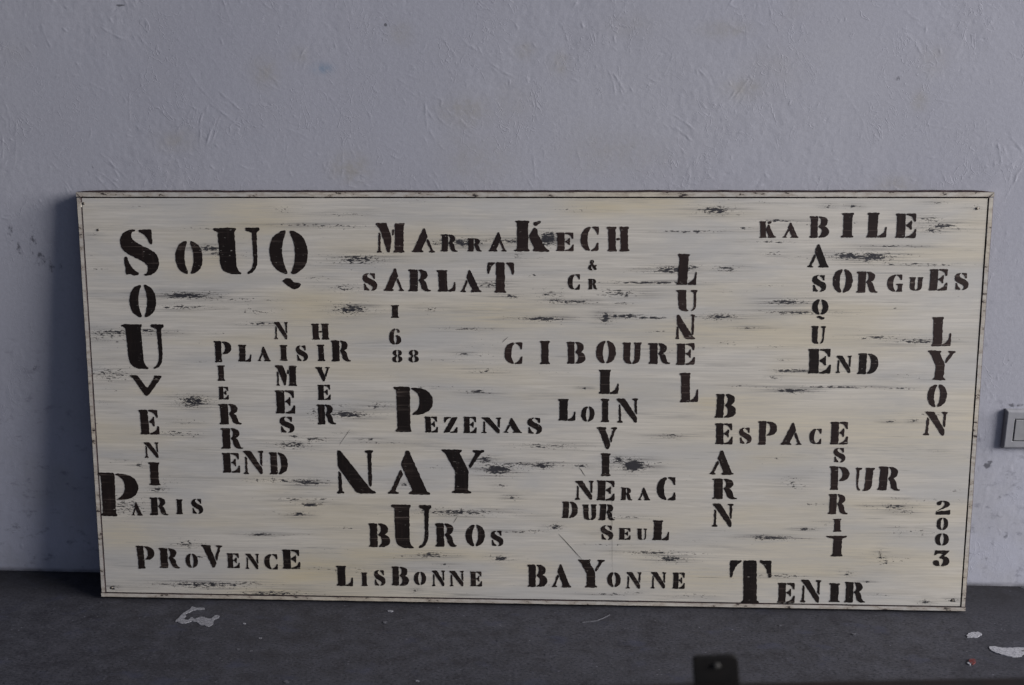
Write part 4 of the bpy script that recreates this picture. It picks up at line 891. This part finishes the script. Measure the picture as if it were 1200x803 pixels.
LRNG = np.random.default_rng(5)
BROWN = {'MARRAKECH', 'KABILE', 'ORGUES', 'CIBOURE', 'LUNEL', 'LYON', 'SARLAT', 'SPRIT', 'SPACE', 'UR'}
FULL = {'SOUVENI': 'SOUVENIR', 'PIERR': 'PIERRE', 'LIVIER': 'OLIVIER', 'LON': 'LOIN', 'NRAC': 'NERAC', 'SPACE': 'ESPACE', 'SPRIT': 'ESPRIT', 'UR': 'PUR', 'ASQUE': 'BASQUE', 'ORGUES': 'SORGUES', 'ND': 'END', 'CR': 'C R', '&': 'ampersand'}
for word, letters in WORDS:
    verts, faces = [], []
    for g, u, v, w, h in letters:
        for poly in paint_outline(g, u, v, w, h, LRNG):
            k = len(verts)
            flat = [Vector((q.x, q.y, 0)) for q in poly]
            verts += [on_panel(q, 0.0004) for q in poly]
            for a, b, c in tessellate_polygon([flat]):
                A, B, C = flat[a], flat[b], flat[c]
                ccw = (B.x - A.x) * (C.y - A.y) - (B.y - A.y) * (C.x - A.x) > 0
                faces.append((k + a, k + b, k + c) if ccw else (k + a, k + c, k + b))
    o = link('stencilled_word', verts, faces, M_LETTER_BROWN if word in BROWN else M_LETTER, board)
    tag(o, 'black stencilled word ' + FULL.get(word, word))

for (a, b, w) in SCRATCHES:
    a, b = Vector(a), Vector(b)
    d = (b - a).normalized(); s = Vector((-d.y, d.x)) * w * 0.5
    pts = [a + s * 0.4, a.lerp(b, .35) + s + s * 0.6, a.lerp(b, .7) + s * 0.8, b + s * 0.3, b - s * 0.3, a.lerp(b, .7) - s, a.lerp(b, .35) - s * 0.5, a - s * 0.4]
    link('scratch', [on_panel(p, 0.0005) for p in pts], [tuple(reversed(range(8)))], M_LETTER, board)

for (a, b) in (((-hw + 0.0006, BOARD_H - 0.0006), (-hw + SW + 0.001, BOARD_H - SW - 0.0015)), ((hw - 0.0006, BOARD_H - 0.0006), (hw - SW - 0.0012, BOARD_H - SW - 0.001))):
    a, b = Vector(a), Vector(b)                         # open mitres at the two top corners
    d = (b - a).normalized(); s = Vector((-d.y, d.x)) * 0.0006
    q = [a + s * 0.6, b + s, b - s, a - s * 0.5]
    vs = [(p.x, -0.0008, p.y) for p in q]
    ar = sum(q[i].x * q[(i + 1) % 4].y - q[(i + 1) % 4].x * q[i].y for i in range(4))
    link('mitre_crack', vs, [(0, 1, 2, 3) if ar > 0 else (3, 2, 1, 0)], M_EDGE_DARK, board)

# ------------------------------------------------------------------ the light switch on the wall
sx0, sx1, sz0, sz1, sd = 0.8205, 0.8935, 0.2640, 0.3352, 0.0100
scx, scz = (sx0 + sx1) / 2, (sz0 + sz1) / 2
sw = empty('light_switch', (scx, 0, scz), rot_z=0.0)
tag(sw, 'square grey plastic light switch on the wall right of the painted board', 'light switch')
hx, hz = (sx1 - sx0) / 2, (sz1 - sz0) / 2
def frustum(name, x0, z0, x1, z1, yb, yf, inset, mat, parent, bw=0.001):
    v = [(-x0, yb, -z0), (x0, yb, -z0), (x0, yb, z0), (-x0, yb, z0), (-x0 + inset, yf, -z0 + inset), (x0 - inset, yf, -z0 + inset), (x0 - inset, yf, z0 - inset), (-x0 + inset, yf, z0 - inset)]
    f = [(0, 1, 2, 3), (7, 6, 5, 4), (0, 4, 5, 1), (1, 5, 6, 2), (2, 6, 7, 3), (3, 7, 4, 0)]
    o = link(name, v, f, mat, parent)
    import bmesh
    bm = bmesh.new(); bm.from_mesh(o.data); bmesh.ops.recalc_face_normals(bm, faces=bm.faces); bm.to_mesh(o.data); bm.free()
    return bevel(o, bw)
frustum('back_box', hx, hz, 0, 0, 0.004, -0.0060, 0.0006, M_SWITCH, sw)
ring_o, ring_i, y0_, y1_ = [(-hx, -hz), (hx, -hz), (hx, hz), (-hx, hz)], [(-0.0212, -0.0212), (0.0212, -0.0212), (0.0212, 0.0192), (-0.0212, 0.0192)], -0.0062, -sd
ov = [(x, y0_, z) for x, z in ring_o] + [(x * 0.93, y1_ + 0.0, z * 0.90) for x, z in ring_o] + [(x, y1_, z) for x, z in ring_i] + [(x, y0_, z) for x, z in ring_i]
of = []
for i in range(4):
    j = (i + 1) % 4
    of += [(i, j, 4 + j, 4 + i), (4 + i, 4 + j, 8 + j, 8 + i), (8 + i, 8 + j, 12 + j, 12 + i), (12 + i, 12 + j, j, i)]
cover = link('cover_frame', ov, of, M_SWITCH, sw)
import bmesh
bm = bmesh.new(); bm.from_mesh(cover.data); bmesh.ops.recalc_face_normals(bm, faces=bm.faces); bm.to_mesh(cover.data); bm.free()
bevel(cover, 0.0011)
v_, f_ = box_data(-0.0211, 0.0211, -0.0075, -0.0063, -0.0211, 0.0191)
link('gap_plate', v_, f_, M_SWITCH_GAP, sw)
rk = frustum('rocker', 0.0200, 0.0190, 0, 0, -0.0070, -sd - 0.0006, 0.0005, M_SWITCH_DIRTY, sw, 0.0008)
rk.location = (0, 0, -0.001)

# ------------------------------------------------------------------ the dark low trestle in front, out of focus
tr = empty('low_metal_trestle', (0.2138, -0.8091, 0), rot_z=0.068)
tag(tr, 'dark red brown metal bar with upright black tab, out of focus at bottom edge', 'trestle')
RT, TS = 0.3111, 0.82
v_, f_ = box_data(-0.62, 0.72, -0.045, 0.0, RT - 0.038, RT)
bevel(link('rail', v_, f_, M_RUSTY, tr), 0.004, 3)
def tab_outline():
    pts = [(-0.0245, -0.02), (0.0315, -0.02), (0.0297, 0.006)]
    for a in np.linspace(0, math.pi / 2, 6): pts.append((0.0265 - 0.009 + 0.009 * math.cos(a), 0.0415 - 0.009 + 0.009 * math.sin(a)))
    for a in np.linspace(math.pi / 2, math.pi, 6): pts.append((-0.0285 + 0.005 + 0.005 * math.cos(a), 0.0405 - 0.005 + 0.005 * math.sin(a)))
    pts.append((-0.0258, 0.006))
    return pts
op = tab_outline(); n = len(op)
tv = [(x, 0.0005, z) for x, z in op] + [(x, 0.0055, z) for x, z in op]
tf = [tuple(reversed(range(n))), tuple(range(n, 2 * n))] + [(i, (i + 1) % n, n + (i + 1) % n, n + i) for i in range(n)]
tab = link('bracket_tab', tv, tf, M_STEEL, tr)
bm = bmesh.new(); bm.from_mesh(tab.data); bmesh.ops.recalc_face_normals(bm, faces=bm.faces); bm.to_mesh(tab.data); bm.free()
bevel(tab, 0.0012)
tab.scale = (TS, TS, TS)
tab.location = (-0.0065 * TS, 0, RT - 0.0065 * TS)
bvv, bff = [], []
for r, y in ((0.0052, 0.0008), (0.0052, -0.0016), (0.0038, -0.0028), (0.0, -0.0030)):
    for a in np.arange(12) * math.pi / 6: bvv.append((r * math.cos(a), y, r * math.sin(a) * 0.75))
for k in range(3):
    for i in range(12): bff.append((k*12 + i, k*12 + (i+1) % 12, k*12 + 12 + (i+1) % 12, k*12 + 12 + i))
bolt = link('bolt', bvv, bff, M_BOLT, tab, True)
bm = bmesh.new(); bm.from_mesh(bolt.data); bmesh.ops.recalc_face_normals(bm, faces=bm.faces); bm.to_mesh(bolt.data); bm.free()
bolt.location = (-0.0005, 0, 0.0285)
for x in (-0.56, 0.66):
    for s in (-1, 1):
        y0a, y1a = (-0.0225, -0.0225 + s * 0.16)
        vs = []
        for z, yc in ((RT - 0.039, y0a), (0.0, y1a)):
            vs += [(x - 0.016, yc - 0.010, z), (x + 0.016, yc - 0.010, z), (x + 0.016, yc + 0.010, z), (x - 0.016, yc + 0.010, z)]
        lg = link('leg', vs, [(0, 1, 2, 3), (7, 6, 5, 4), (0, 4, 5, 1), (1, 5, 6, 2), (2, 6, 7, 3), (3, 7, 4, 0)], M_STEEL, tr)
        bm = bmesh.new(); bm.from_mesh(lg.data); bmesh.ops.recalc_face_normals(bm, faces=bm.faces); bm.to_mesh(lg.data); bm.free()
        bevel(lg, 0.002)
